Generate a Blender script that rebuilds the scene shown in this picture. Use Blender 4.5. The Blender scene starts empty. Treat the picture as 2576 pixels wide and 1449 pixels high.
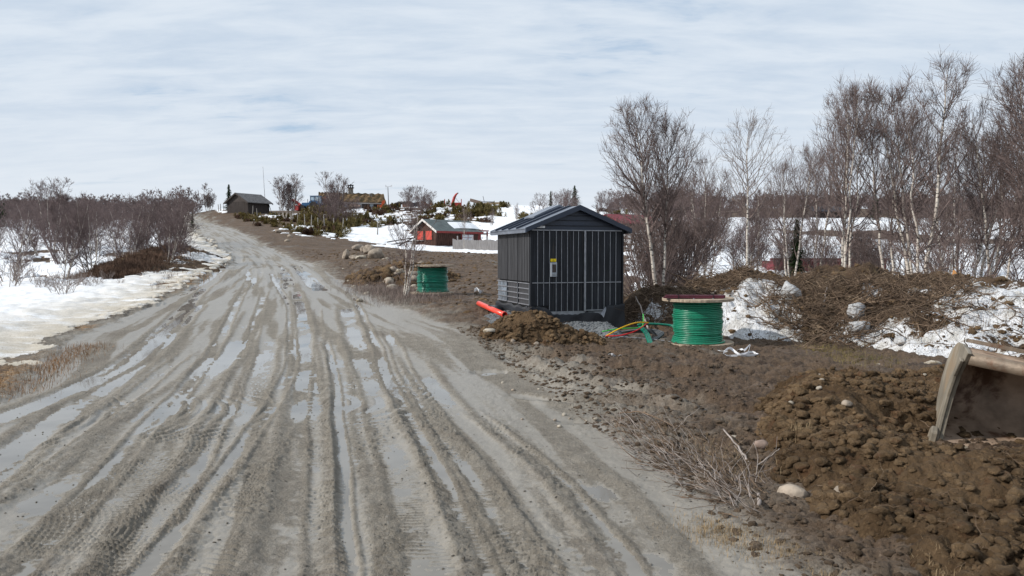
import bpy, math, random
import numpy as np
from mathutils import Vector, Matrix

S = bpy.context.scene
COL = S.collection
random.seed(7)
RNG = np.random.default_rng(11)
# ------------------------------------------------------------------ camera
CAMZ, FPX, UC, VC = 1.6, 1932.0, 1288.0, 724.5      # photo measured on a 2576 x 1449 grid
PITCH = math.atan((VC - 640.0) / FPX)
cam_d = bpy.data.cameras.new('camera'); cam = bpy.data.objects.new('camera', cam_d); COL.objects.link(cam)
cam.location = (0, 0, CAMZ); cam.rotation_euler = (math.pi / 2 - PITCH, 0, 0)
cam_d.sensor_width = 36; cam_d.lens = 27.0; cam_d.clip_start = 0.05; cam_d.clip_end = 6000
S.camera = cam
# ------------------------------------------------------------------ light
SUN_EL, SUN_AZ = math.radians(33), math.atan2(-0.97, -0.24)    # azimuth of the direction towards the sun, from +Y to +X
sx, sy = -0.971, -0.240
to_sun = Vector((sx * math.cos(SUN_EL), sy * math.cos(SUN_EL), math.sin(SUN_EL)))
ld = bpy.data.lights.new('sun', 'SUN'); ld.energy = 3.3; ld.angle = math.radians(1.2); ld.color = (1.0, 0.95, 0.88)
sun = bpy.data.objects.new('sun', ld); COL.objects.link(sun)
sun.rotation_euler = (-to_sun).to_track_quat('-Z', 'Y').to_euler(); sun.location = (-30, -8, 30)
W = bpy.data.worlds.new('World'); S.world = W; W.use_nodes = True
S.view_settings.view_transform = 'Standard'; S.view_settings.look = 'None'
S.view_settings.exposure = 0.24; S.view_settings.gamma = 1.0

# ------------------------------------------------------------------ node helpers
class NT:
    def __init__(s, nt): s.nt = nt; s.n = nt.nodes; s.l = nt.links
    def new(s, t, **k):
        n = s.n.new(t)
        for a, b in k.items(): setattr(n, a, b)
        return n
    def link(s, a, b): s.l.new(a, b)
    def put(s, sock, v):
        if isinstance(v, bpy.types.NodeSocket): s.l.new(v, sock)
        else: sock.default_value = v
    def math(s, op, a, b=0.0, c=0.0, clamp=False):
        n = s.new('ShaderNodeMath', operation=op, use_clamp=clamp)
        s.put(n.inputs[0], a); s.put(n.inputs[1], b); s.put(n.inputs[2], c); return n.outputs[0]
    def mix(s, f, a, b, blend='MIX'):
        n = s.new('ShaderNodeMix', data_type='RGBA', blend_type=blend)
        s.put(n.inputs[0], f)
        for i, v in ((6, a), (7, b)):
            if isinstance(v, tuple) and len(v) == 3: v = (*v, 1)
            s.put(n.inputs[i], v)
        return n.outputs[2]
    def noise(s, vec, scale, detail=4, rough=.55, dist=0.0):
        n = s.new('ShaderNodeTexNoise'); s.put(n.inputs['Vector'], vec)
        n.inputs['Scale'].default_value = scale; n.inputs['Detail'].default_value = detail
        n.inputs['Roughness'].default_value = rough; n.inputs['Distortion'].default_value = dist
        return n.outputs['Fac']
    def vor(s, vec, scale, feature='F1', out='Distance'):
        n = s.new('ShaderNodeTexVoronoi', feature=feature); s.put(n.inputs['Vector'], vec)
        n.inputs['Scale'].default_value = scale; return n.outputs[out]
    def ramp(s, f, lo, hi, a=0.0, b=1.0):
        n = s.new('ShaderNodeMapRange', interpolation_type='SMOOTHSTEP')
        s.put(n.inputs[0], f); s.put(n.inputs[1], lo); s.put(n.inputs[2], hi); s.put(n.inputs[3], a); s.put(n.inputs[4], b)
        return n.outputs[0]
    def mapping(s, vec, scale=(1, 1, 1), rot=(0, 0, 0), loc=(0, 0, 0)):
        n = s.new('ShaderNodeMapping'); s.put(n.inputs[0], vec)
        n.inputs['Scale'].default_value = scale; n.inputs['Rotation'].default_value = rot; n.inputs['Location'].default_value = loc
        return n.outputs[0]
    def bump(s, h, strength, dist, normal=None):
        n = s.new('ShaderNodeBump'); s.put(n.inputs['Height'], h)
        s.put(n.inputs['Strength'], strength); n.inputs['Distance'].default_value = dist
        if normal is not None: s.link(normal, n.inputs['Normal'])
        return n.outputs[0]

w = NT(W.node_tree); w.n.clear()
tc = w.new('ShaderNodeTexCoord').outputs['Generated']
sep = w.new('ShaderNodeSeparateXYZ'); w.link(tc, sep.inputs[0])
sky = w.new('ShaderNodeTexSky', sky_type='NISHITA'); sky.sun_disc = False
sky.sun_elevation = SUN_EL; sky.sun_rotation = math.atan2(sx, sy); sky.air_density = 1.0; sky.dust_density = 1.5
zz = w.math('ADD', w.math('MAXIMUM', sep.outputs[2], 0.0), 0.16)
cmb = w.new('ShaderNodeCombineXYZ')
w.link(w.math('DIVIDE', sep.outputs[0], zz), cmb.inputs[0]); w.link(w.math('DIVIDE', sep.outputs[1], zz), cmb.inputs[1])
pv = cmb.outputs[0]
n1 = w.noise(w.mapping(pv, (0.9, 1.5, 1), (0, 0, 0.25), (3.1, 7.7, 0)), 1.3, 6, .58, .35)
n2 = w.noise(w.mapping(pv, (1.0, 2.6, 1), (0, 0, -0.15), (11.0, 2.0, 0)), 2.6, 5, .6, .3)
cov = w.ramp(w.math('ADD', w.math('MULTIPLY', n1, .6), w.math('MULTIPLY', n2, .4)), .28, .42)
bright = w.ramp(n2, .28, .72)
ccol = w.mix(bright, (4.7, 5.5, 6.5), (5.9, 6.5, 7.2))
hz = w.ramp(sep.outputs[2], 0.0, .22)
ccol = w.mix(hz, (6.3, 6.75, 7.25), ccol)
blue = w.mix(.7, sky.outputs[0], (3.6, 4.9, 6.5))
fin = w.mix(w.math('MAXIMUM', cov, w.math('SUBTRACT', 1.0, w.ramp(sep.outputs[2], .03, .18))), blue, ccol)
bg = w.new('ShaderNodeBackground'); w.link(fin, bg.inputs[0]); bg.inputs[1].default_value = 0.105
w.link(bg.outputs[0], w.new('ShaderNodeOutputWorld').inputs[0])

# ------------------------------------------------------------------ object helpers
def tag(o, label=None, cat=None, group=None, kind=None):
    if label: o['label'] = label
    if cat: o['category'] = cat
    if group: o['group'] = group
    if kind: o['kind'] = kind
    return o
def thing(name, label, cat, loc=(0, 0, 0), rotz=0.0, group=None):
    o = bpy.data.objects.new(name, None); COL.objects.link(o); o.empty_display_size = .2
    o.location = loc; o.rotation_euler = (0, 0, rotz)
    return tag(o, label, cat, group)
def mesh_from(name, V, F, mats=None, smooth=False):
    me = bpy.data.meshes.new(name)
    V = np.asarray(V, dtype=np.float32)
    if isinstance(F, np.ndarray):
        k = F.shape[1]; me.vertices.add(len(V)); me.vertices.foreach_set('co', V.ravel())
        me.loops.add(F.size); me.loops.foreach_set('vertex_index', F.ravel().astype(np.int32))
        me.polygons.add(len(F)); me.polygons.foreach_set('loop_start', np.arange(0, F.size, k, dtype=np.int32))
        me.update(calc_edges=True)
    else:
        me.from_pydata(V.tolist(), [], F); me.update()
    if smooth: me.polygons.foreach_set('use_smooth', np.ones(len(me.polygons), dtype=bool))
    if mats: me.materials.append(mats)
    return me
def link(name, me, parent=None):
    o = bpy.data.objects.new(name, me); COL.objects.link(o)
    if parent is not None: o.parent = parent
    return o
class MB:
    def __init__(s): s.v = []; s.f = []
    def add(s, V, F):
        b = len(s.v); s.v += [tuple(p) for p in V]; s.f += [tuple(i + b for i in f) for f in F]; return s
    def box(s, c, d, rot=None, taper=1.0):
        hx, hy, hz = d[0] / 2, d[1] / 2, d[2] / 2
        V = [Vector((x * hx * (taper if z > 0 else 1), y * hy * (taper if z > 0 else 1), z * hz)) for z in (-1, 1) for y in (-1, 1) for x in (-1, 1)]
        if rot is not None: V = [rot @ p for p in V]
        V = [p + Vector(c) for p in V]
        return s.add(V, [(0, 2, 3, 1), (4, 5, 7, 6), (0, 1, 5, 4), (2, 6, 7, 3), (0, 4, 6, 2), (1, 3, 7, 5)])
    def bar(s, a, b, wd, ht=None):
        ht = ht or wd; a = Vector(a); b = Vector(b); d = b - a
        q = d.to_track_quat('X', 'Z').to_matrix()
        return s.box((a + b) / 2, (d.length, wd, ht), q)
    def prism(s, poly, ext, origin=(0, 0, 0), ax=(1, 0, 0), ay=(0, 0, 1), az=(0, 1, 0)):
        o = Vector(origin); ax = Vector(ax); ay = Vector(ay); az = Vector(az); n = len(poly)
        V = [o + ax * p[0] + ay * p[1] for p in poly] + [o + ax * p[0] + ay * p[1] + az * ext for p in poly]
        F = [tuple(range(n)), tuple(range(2 * n - 1, n - 1, -1))] + [(i, i + n, (i + 1) % n + n, (i + 1) % n) for i in range(n)]
        return s.add(V, F)
    def tube(s, pts, r, n=10, cap=True):
        pts = [Vector(p) for p in pts]; N = len(pts)
        rr = r if hasattr(r, '__len__') else [r] * N
        t0 = (pts[1] - pts[0]).normalized(); u = t0.orthogonal().normalized(); V = []; 
        for i, p in enumerate(pts):
            t = (pts[min(i + 1, N - 1)] - pts[max(i - 1, 0)]).normalized()
            u = (u - t * u.dot(t)).normalized(); b = t.cross(u)
            for k in range(n):
                a = 2 * math.pi * k / n; V.append(p + (u * math.cos(a) + b * math.sin(a)) * rr[i])
        F = [(i * n + k, i * n + (k + 1) % n, (i + 1) * n + (k + 1) % n, (i + 1) * n + k) for i in range(N - 1) for k in range(n)]
        if cap: F += [tuple(range(n - 1, -1, -1)), tuple((N - 1) * n + k for k in range(n))]
        return s.add(V, F)
    def lathe(s, prof, c=(0, 0, 0), n=24, axis='Z'):
        V = []; N = len(prof)
        for (r, z) in prof:
            for k in range(n):
                a = 2 * math.pi * k / n
                p = (r * math.cos(a), r * math.sin(a), z)
                if axis == 'X': p = (p[2], p[0], p[1])
                if axis == 'Y': p = (p[0], p[2], p[1])
                V.append((p[0] + c[0], p[1] + c[1], p[2] + c[2]))
        F = [(i * n + k, i * n + (k + 1) % n, (i + 1) * n + (k + 1) % n, (i + 1) * n + k) for i in range(N - 1) for k in range(n)]
        F += [tuple(range(n - 1, -1, -1)), tuple((N - 1) * n + k for k in range(n))]
        return s.add(V, F)
    def build(s, name, mat, parent=None, smooth=False, bevel=0.0):
        me = bpy.data.meshes.new(name); me.from_pydata([tuple(p) for p in s.v], [], s.f); me.update()
        if smooth: me.polygons.foreach_set('use_smooth', np.ones(len(me.polygons), dtype=bool))
        me.materials.append(mat); o = link(name, me, parent)
        if bevel:
            m = o.modifiers.new('bevel', 'BEVEL'); m.width = bevel; m.segments = 1; m.limit_method = 'ANGLE'
        return o
def copy_tree(o, parent=None):
    c = o.copy(); COL.objects.link(c)
    if parent is not None: c.parent = parent
    for ch in list(o.children): copy_tree(ch, c)
    return c

# ------------------------------------------------------------------ materials
def pm(name, base, var=.18, scale=6.0, rough=.8, bump=.25, bscale=25.0, spec=.3, metal=0.0, stretch=(1, 1, 1), second=None, sfac=(.45, .62), bdist=.01):
    m = bpy.data.materials.new(name); m.use_nodes = True; t = NT(m.node_tree); b = t.n['Principled BSDF']
    co = t.mapping(t.new('ShaderNodeTexCoord').outputs['Object'], stretch)
    f = t.noise(co, scale, 6, .6)
    lo = tuple(c * (1 - var) for c in base); hi = tuple(min(1, c * (1 + var)) for c in base)
    c = t.mix(t.ramp(f, .3, .7), lo, hi)
    if second: c = t.mix(t.ramp(t.noise(co, scale * .6, 7, .65, .5), *sfac), c, second)
    t.link(c, b.inputs['Base Color']); b.inputs['Roughness'].default_value = rough
    b.inputs['Specular IOR Level'].default_value = spec; b.inputs['Metallic'].default_value = metal
    if bump: t.link(t.bump(t.noise(co, bscale, 5, .6), bump, bdist), b.inputs['Normal'])
    return m
M = {}
M['board'] = pm('charcoal_board', (.018, .020, .025), .45, 30, .72, .5, 120, .25, 0, (1, 1, .06), (.045, .042, .040), (.54, .70))
M['board_side'] = pm('sunlit_charcoal_board', (.038, .038, .042), .45, 30, .62, .5, 120, .4, 0, (1, 1, .05))  # same boards as the front, colour lifted for the sunlit side
M['navy'] = pm('navy_sheet_metal', (.022, .032, .055), .12, 3, .42, .06, 30, .5)
M['roofgrey'] = pm('grey_roof_sheet', (.17, .19, .23), .25, 4, .35, .1, 20, .5, .3)
M['galv'] = pm('galvanised_steel', (.27, .28, .305), .18, 12, .45, .05, 30, .5, .5)
M['film'] = pm('shiny_film', (.16, .19, .23), .5, 5, .18, .6, 8, .6, .1, bdist=.03)
M['cavity'] = pm('dark_gap', (.008, .008, .009), .1, 4, .8)
M['greybox'] = pm('grey_plastic', (.33, .36, .40), .06, 8, .4, .02)
M['window_dark'] = pm('dark_meter_glass', (.06, .05, .05), .2, 8, .08, 0)
M['yellow'] = pm('warning_yellow', (.75, .55, .01), .05, 4, .45, 0)
M['black'] = pm('black_plastic', (.012, .012, .013), .1, 5, .4, .03)
M['white'] = pm('white_plate', (.75, .76, .78), .04, 6, .4, 0)
M['redpipe'] = pm('red_plastic_pipe', (.80, .065, .035), .1, 8, .3, .04, 20, .5)
M['cable_green'] = pm('green_cable_sheath', (.010, .185, .105), .15, 6, .34, .03, 30, .5)
M['cable_teal'] = pm('teal_cable_sheath', (.004, .16, .105), .12, 6, .28, .03, 30, .55)
M['wood_flange'] = pm('reel_wood', (.40, .32, .24), .3, 5, .8, .4, 60, .2, 0, (1, 12, 1), (.22, .17, .125), (.5, .66))
M['redboards'] = pm('dark_red_boards', (.085, .018, .03), .25, 6, .55, .3, 50, .3, 0, (1, 1, 4))
M['strap'] = pm('white_strap', (.78, .79, .82), .06, 20, .6, .1)
M['cable_yellow'] = pm('yellow_cable', (.75, .42, .01), .05, 6, .35, 0)
M['cable_red'] = pm('red_cable', (.55, .015, .02), .05, 6, .35, 0)
M['cable_lime'] = pm('light_green_cable', (.05, .42, .06), .05, 6, .35, 0)
M['cable_grey'] = pm('dark_grey_cable', (.06, .07, .08), .1, 6, .4, 0)
M['cable_purple'] = pm('purple_cable', (.22, .18, .5), .05, 6, .4, 0)
M['stone'] = pm('granite_boulder', (.30, .25, .20), .4, 3.5, .9, .8, 14, .2, 0, (1, 1, 1), (.15, .12, .10), (.5, .7), bdist=.03)
M['stone_pale'] = pm('pale_stone', (.38, .34, .28), .3, 9, .85, .6, 30, .2, second=(.2, .16, .11))
M['stone_pink'] = pm('pinkish_stone', (.27, .20, .165), .25, 9, .85, .6, 30, .2)
M['ice'] = pm('dirty_snow_block', (.50, .50, .50), .3, 5, .6, 1, 12, .3, second=(.24, .20, .16), sfac=(.52, .68), bdist=.07)
M['twig'] = pm('birch_twig', (.165, .125, .115), .35, 4, .8, 0, spec=.2)
M['twig_far'] = pm('distant_birch_twig', (.145, .108, .104), .3, 2, .8, 0, spec=.2)
M['twig_pale'] = pm('pale_birch_twig', (.21, .165, .145), .3, 6, .8, 0, spec=.2)
M['debris'] = pm('torn_root_and_twig', (.135, .095, .066), .6, 5, .85, 0, spec=.15, second=(.30, .22, .15), sfac=(.55, .65))
M['deadgrey'] = pm('grey_dead_branch', (.30, .26, .235), .35, 9, .8, 0, spec=.2, second=(.16, .10, .07), sfac=(.55, .68))
M['torn'] = pm('torn_orange_wood', (.45, .22, .08), .3, 15, .7, .3)
M['grass'] = pm('dry_straw', (.25, .14, .065), .35, 4, .85, 0, spec=.15)
M['straw'] = pm('pale_straw', (.30, .22, .13), .3, 8, .85, 0, spec=.15)
M['juniper'] = pm('juniper_needles', (.19, .15, .06), .5, 1.6, .85, 0, spec=.15, second=(.10, .10, .04), sfac=(.5, .62))
M['heath'] = pm('brown_heath', (.125, .078, .055), .45, 1.2, .9, 0, spec=.1)
M['spruce'] = pm('spruce_needles', (.035, .060, .022), .4, 3, .8, 0, spec=.2)
M['steel_rust'] = pm('worn_bucket_steel', (.20, .155, .115), .3, 6, .55, .35, 40, .4, .25, second=(.13, .055, .025), sfac=(.5, .66))
M['steel_pale'] = pm('scuffed_sunlit_steel', (.23, .20, .155), .35, 7, .6, .35, 30, .4, .1, (1, 1, .35), (.27, .20, .13), (.5, .66))  # bucket steel with the sun on the side plate put into its colour
M['steel_in'] = pm('bucket_inside_steel', (.33, .24, .175), .35, 4, .6, .3, 25, .35, .1, second=(.10, .05, .028), sfac=(.5, .64))  # colour raised to offset the shade inside the bucket
M['oldwood'] = pm('grey_weathered_planks', (.062, .052, .048), .4, 3, .85, .3, 20, .2, 0, (6, 6, .3))
M['shingle'] = pm('old_shingle_roof', (.13, .125, .125), .4, 4, .85, .6, 12, .2, bdist=.05)
M['brownwood'] = pm('dark_brown_planks', (.055, .024, .016), .45, 3, .7, .4, 20, .3, 0, (5, 5, .2))
M['redpaint'] = pm('red_paint', (.19, .026, .024), .15, 3, .6, .2, 15, .3)
M['shutter'] = pm('bright_red_shutter', (.45, .058, .040), .15, 2, .6, .2, 15, .3, 0, (5, 5, .4))
M['bargeboard'] = pm('peeling_white_board', (.58, .55, .52), .2, 5, .7, .4, 15, .3, second=(.25, .16, .12), sfac=(.56, .62))
M['felt'] = pm('grey_green_roof_felt', (.105, .125, .125), .2, 2, .8, .3, 10)
M['curtain'] = pm('window_with_white_curtain', (.55, .58, .62), .2, 3, .3, 0)
M['picket'] = pm('grey_pickets', (.33, .31, .30), .25, 5, .85, .3, 15, .2, 0, (4, 4, .3))
M['post'] = pm('grey_fence_post', (.26, .24, .22), .25, 6, .85, .3, 15)
M['sod'] = pm('sod_roof', (.15, .10, .055), .5, 1.4, .95, 1.0, 4, .1, second=(.07, .055, .03), bdist=.2)
M['chim'] = pm('stone_chimney', (.20, .18, .155), .3, 3, .85, .5, 8)
M['tblue'] = pm('blue_tractor_paint', (.02, .085, .19), .15, 2, .4, 0, spec=.5)
M['tyre'] = pm('tyre_rubber', (.02, .02, .02), .2, 6, .8, .3)
M['rim'] = pm('pale_wheel_rim', (.42, .40, .38), .2, 3, .6, 0)
M['glass'] = pm('cab_glass', (.35, .45, .52), .1, 1, .1, 0, spec=.6)
M['machred'] = pm('faded_machine_red', (.38, .05, .045), .25, 2, .55, .1)
M['orange'] = pm('orange_machine_paint', (.45, .08, .03), .15, 2, .5, 0)
M['timber'] = pm('raw_timber', (.36, .27, .18), .25, 2, .8, .3, 10)
M['rustbox'] = pm('rusty_drum_metal', (.30, .14, .085), .35, 2, .75, .2)
M['tarp'] = pm('dark_tarpaulin', (.03, .035, .045), .2, 2, .6, .3)
M['pole'] = pm('pole_grey', (.18, .18, .19), .15, 2, .6, 0)
M['polewhite'] = pm('pole_white', (.55, .56, .58), .1, 2, .5, 0)
M['paper'] = pm('white_scrap', (.75, .76, .78), .06, 10, .7, 0)

def birch_bark():
    m = bpy.data.materials.new('birch_bark'); m.use_nodes = True; t = NT(m.node_tree); b = t.n['Principled BSDF']
    o = t.new('ShaderNodeTexCoord').outputs['Object']
    n = t.noise(t.mapping(o, (6, 6, 26)), 1.0, 4, .6, .4)
    n2 = t.noise(o, 3.0, 4)
    c = t.mix(t.ramp(n2, .35, .65), (.62, .57, .50), (.44, .38, .33))
    c = t.mix(t.ramp(n, .54, .60), c, (.035, .028, .025))
    t.link(c, b.inputs['Base Color']); b.inputs['Roughness'].default_value = .75
    return m
M['bark'] = birch_bark()
def membrane():
    m = bpy.data.materials.new('dimpled_membrane'); m.use_nodes = True; t = NT(m.node_tree); b = t.n['Principled BSDF']
    o = t.new('ShaderNodeTexCoord').outputs['Object']
    sp = t.new('ShaderNodeSeparateXYZ'); t.link(o, sp.inputs[0])
    hx = t.math('SINE', t.math('MULTIPLY', t.math('ADD', sp.outputs[0], sp.outputs[1]), 210.0))
    hz_ = t.math('SINE', t.math('MULTIPLY', sp.outputs[2], 210.0))
    b.inputs['Base Color'].default_value = (.010, .012, .017, 1); b.inputs['Roughness'].default_value = .38
    t.link(t.bump(t.math('MULTIPLY', hx, hz_), .8, .006), b.inputs['Normal'])
    return m
M['membrane'] = membrane()

def soil_mat(name, lowc, highc, accent, snow=False, bs=1.0, rough=.95):
    """loose soil for mounds; optional 'mask' attribute = snow cover"""
    m = bpy.data.materials.new(name); m.use_nodes = True; t = NT(m.node_tree); b = t.n['Principled BSDF']
    o = t.new('ShaderNodeTexCoord').outputs['Object']
    a = t.noise(o, 2.2, 7, .65, .3); d = t.noise(o, 26, 5, .65)
    c = t.mix(t.ramp(a, .35, .65), lowc, highc)
    c = t.mix(t.ramp(t.noise(o, 5.5, 5, .6), .56, .66), c, accent)
    c = t.mix(t.ramp(d, .55, .8), c, tuple(min(1, x * 1.7) for x in highc))
    h = t.math('ADD', t.math('MULTIPLY', t.noise(o, 24, 7, .72), .8), t.math('MULTIPLY', t.vor(t.mix(.12, o, t.new('ShaderNodeTexNoise').outputs['Color']), 34), .35))
    rg = rough
    if snow:
        at = t.new('ShaderNodeAttribute', attribute_name='mask').outputs['Fac']
        k = t.math('ADD', at, t.math('MULTIPLY', t.math('SUBTRACT', t.noise(o, 9, 8, .72, .6), .5), 1.9))
        f = t.ramp(k, .46, .56)
        sc = t.mix(t.ramp(t.noise(o, 3.2, 6, .6), .4, .7), (.80, .81, .83), (.56, .54, .50))
        sc = t.mix(t.ramp(t.noise(o, 38, 4, .7), .58, .66), sc, (.16, .11, .08))
        c = t.mix(f, c, sc); rg = t.math('SUBTRACT', .95, t.math('MULTIPLY', f, .35))
    t.link(c, b.inputs['Base Color']); t.put(b.inputs['Roughness'], rg)
    b.inputs['Specular IOR Level'].default_value = .2
    t.link(t.bump(h, 1.0, .055 * bs), b.inputs['Normal'])
    return m
M['soil'] = soil_mat('fresh_brown_soil', (.062, .037, .018), (.125, .080, .043), (.085, .045, .022))
M['gravel'] = soil_mat('grey_gravel', (.13, .14, .15), (.19, .20, .205), (.16, .165, .17), bs=.6)
M['banksoil'] = soil_mat('torn_turf_and_snow', (.045, .029, .018), (.105, .07, .045), (.14, .10, .055), snow=True)

# ------------------------------------------------------------------ noise in numpy
def _h(ix, iy, seed):
    n = (ix.astype(np.int64) * 374761393 + iy.astype(np.int64) * 668265263 + seed * 974711) & 0xffffffff
    n = ((n ^ (n >> 13)) * 1274126177) & 0xffffffff
    n = ((n ^ (n >> 16)) * 668265263) & 0xffffffff
    return ((n ^ (n >> 15)) & 0xffffff) / float(0x1000000)
def perlin(x, y, seed=0):
    xi = np.floor(x); yi = np.floor(y); fx = x - xi; fy = y - yi
    u = fx * fx * fx * (fx * (fx * 6 - 15) + 10); v = fy * fy * fy * (fy * (fy * 6 - 15) + 10)
    def g(dx, dy):
        a = _h(xi + dx, yi + dy, seed) * 6.2831853
        return np.cos(a) * (fx - dx) + np.sin(a) * (fy - dy)
    return 1.5 * ((g(0, 0) * (1 - u) + g(1, 0) * u) * (1 - v) + (g(0, 1) * (1 - u) + g(1, 1) * u) * v)
def fbm(x, y, octv=4, seed=0, gain=.5):
    s = np.zeros_like(x, dtype=float); a = 1.0; n = 0
    for i in range(octv):
        s += a * perlin(x, y, seed + i * 17); n += a; a *= gain; x = x * 2.03 + 3.7; y = y * 2.03 - 1.9
    return s / n
def clods(x, y, seed=0):
    """rounded lumps 0..1 from a jittered cell pattern"""
    xi = np.floor(x); yi = np.floor(y); best = np.full(np.shape(x), 9.0); val = np.zeros(np.shape(x))
    for dx in (-1, 0, 1):
        for dy in (-1, 0, 1):
            cx = xi + dx; cy = yi + dy
            px = cx + _h(cx, cy, seed); py = cy + _h(cx, cy, seed + 5); r = .45 + .55 * _h(cx, cy, seed + 9)
            d = np.hypot(x - px, y - py); hgt = np.sqrt(np.maximum(0, 1 - (d / (r * .9)) ** 2)) * r
            val = np.maximum(val, hgt)
    return val
def smooth(a, lo, hi):
    t = np.clip((a - lo) / (hi - lo), 0, 1); return t * t * (3 - 2 * t)

# ------------------------------------------------------------------ terrain
def P(u, v, D):
    """photo grid position at depth D -> world point"""
    X = (u - UC) / FPX; Y = -(v - VC) / FPX; cp, sp = math.cos(PITCH), math.sin(PITCH)
    d = (X, cp + Y * sp, -sp + Y * cp); k = D / d[1]
    return Vector((d[0] * k, D, CAMZ + d[2] * k))
ctrl = []
for u in (-900, -300, 0, 300, 700, 1000, 1290, 1700, 2100, 2450, 2900, 3400):
    for D in (2.0, 4.2, 8.0): ctrl.append((*P(u, 700, D)[:2], 0.0))
def C(u, *vd):
    for v, D in vd: p = P(u, v, D); ctrl.append(tuple(p))
def CZ(u, *zd):
    for z, D in zd: p = P(u, 700, D); ctrl.append((p.x, p.y, z))
LEFTC = [(860, 13.5), (762, 24), (702, 36), (642, 60), (585, 105), (556, 160), (535, 380)]
for u in (-900, -300, 0): C(u, *LEFTC)
C(250, (850, 14), (755, 24.5), (695, 36), (642, 60), (590, 100), (556, 160), (536, 380))
CZ(480, (0.02, 14), (.32, 24), (.8, 36)); C(440, (640, 58), (592, 90), (570, 115), (556, 150), (540, 330))
CZ(700, (.0, 13), (.3, 22), (.62, 32), (1.05, 44)); C(640, (642, 55)); C(585, (607, 70)); C(540, (578, 90)); C(512, (562, 110)); C(497, (554, 122)); C(470, (562, 150))
C(700, (595, 75), (551, 110)); C(600, (560, 108), (537, 128), (534, 150)); C(545, (528, 135), (524, 150)); C(690, (537, 128), (532, 150))
C(850, (650, 45), (612, 70), (570, 100), (531, 138), (533, 165)); C(910, (648, 42))
C(1000, (752, 21.8), (700, 32), (640, 50), (612, 80), (570, 102), (523, 140), (530, 175))
C(1130, (640, 60), (625, 75)); C(1250, (750, 22), (700, 31), (640, 60), (627, 72), (572, 100), (533, 125), (518, 145), (528, 180))
C(1450, (600, 85), (560, 105), (524, 140), (532, 180)); C(1600, (790, 17.5), (600, 80), (560, 112), (543, 150), (540, 250))
C(1204, (769, 17.5), (826, 13.8)); C(1110, (803, 16)); CZ(1400, (.12, 14.5), (.2, 17)); 
C(1800, (842, 14.8), (768, 20), (705, 27), (642, 50), (602, 75), (565, 115), (549, 150), (526, 330))
C(2150, (842, 14.8), (768, 20), (705, 28), (644, 52), (605, 78), (568, 120), (550, 160), (528, 330))
for u in (2450, 2900, 3400): C(u, (870, 13), (760, 22), (712, 31), (644, 58), (604, 88), (572, 135), (555, 180), (537, 330))
for a in (1.3, 1.9, 2.5, 3.1, -1.3, -1.9, -2.5, -3.1):
    for r in (3, 9, 30, 100, 400, 2500): ctrl.append((r * math.sin(a), r * math.cos(a), 0.0))
for u in (-900, 0, 800, 1600, 2450, 3400): CZ(u, (12, 1000), (0, 2800))
ctrl = np.array(ctrl)
def feat(x, y): return np.arctan2(x, y) * 1.6, np.log(np.maximum(np.hypot(x, y), 1.0))
_ca, _cr = feat(ctrl[:, 0], ctrl[:, 1]); _c2 = .06 ** 2
_A = np.sqrt((_ca[:, None] - _ca[None]) ** 2 + (_cr[:, None] - _cr[None]) ** 2 + _c2)
_w = np.linalg.solve(np.block([[_A - np.eye(len(ctrl)) * .004, np.ones((len(ctrl), 1))], [np.ones((1, len(ctrl))), np.zeros((1, 1))]]), np.append(ctrl[:, 2], 0))
def G(x, y):
    x = np.asarray(x, float); y = np.asarray(y, float); sh = x.shape; x = x.ravel(); y = y.ravel(); out = np.empty(len(x))
    for i in range(0, len(x), 60000):
        a, r = feat(x[i:i + 60000], y[i:i + 60000])
        out[i:i + 60000] = np.sqrt((a[:, None] - _ca) ** 2 + (r[:, None] - _cr) ** 2 + _c2) @ _w[:-1] + _w[-1]
    out = out.reshape(sh)
    flat = 1 - smooth(np.hypot(x, y).reshape(sh), 9, 12.5)
    return out * (1 - flat)
def hit(pts):
    """photo grid positions -> world xy where the sight line meets the terrain"""
    pts = np.asarray(pts, float); X = (pts[:, 0] - UC) / FPX; Y = -(pts[:, 1] - VC) / FPX
    dy = math.cos(PITCH) + Y * math.sin(PITCH); dz = -math.sin(PITCH) + Y * math.cos(PITCH)
    Ds = np.geomspace(2.5, 420, 420)
    xx = (X / dy)[:, None] * Ds; zz_ = CAMZ + (dz / dy)[:, None] * Ds
    g = G(xx, np.broadcast_to(Ds, xx.shape)); below = zz_ <= g
    i = np.where(below.any(1), below.argmax(1), len(Ds) - 1); i = np.maximum(i, 1); r = np.arange(len(pts))
    a = zz_[r, i - 1] - g[r, i - 1]; b = g[r, i] - zz_[r, i]; t = np.clip(a / np.where(np.abs(a + b) < 1e-9, 1, a + b), 0, 1)
    D = Ds[i - 1] * (1 - t) + Ds[i] * t
    return np.stack([X / dy * D, D], 1)
def ground_pt(u, v, dz=0.0):
    q = hit([(u, v)])[0]; return Vector((q[0], q[1], float(G(q[0], q[1])) + dz))
def at(u, D, dz=0.0):
    x = (u - UC) / FPX * D; return Vector((x, D, float(G(x, D)) + dz))
def inpoly(x, y, poly):
    c = np.zeros(x.shape, bool); n = len(poly)
    for i in range(n):
        x0, y0 = poly[i]; x1, y1 = poly[(i + 1) % n]
        if y0 == y1: continue
        m = ((y0 > y) != (y1 > y)) & (x < (x1 - x0) * (y - y0) / (y1 - y0) + x0); c ^= m
    return c
def dens(poly, n=6):
    o = []
    for i in range(len(poly)):
        a = poly[i]; b = poly[(i + 1) % len(poly)]
        for k in range(n): o.append((a[0] + (b[0] - a[0]) * k / n, a[1] + (b[1] - a[1]) * k / n))
    return hit(o)
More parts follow.
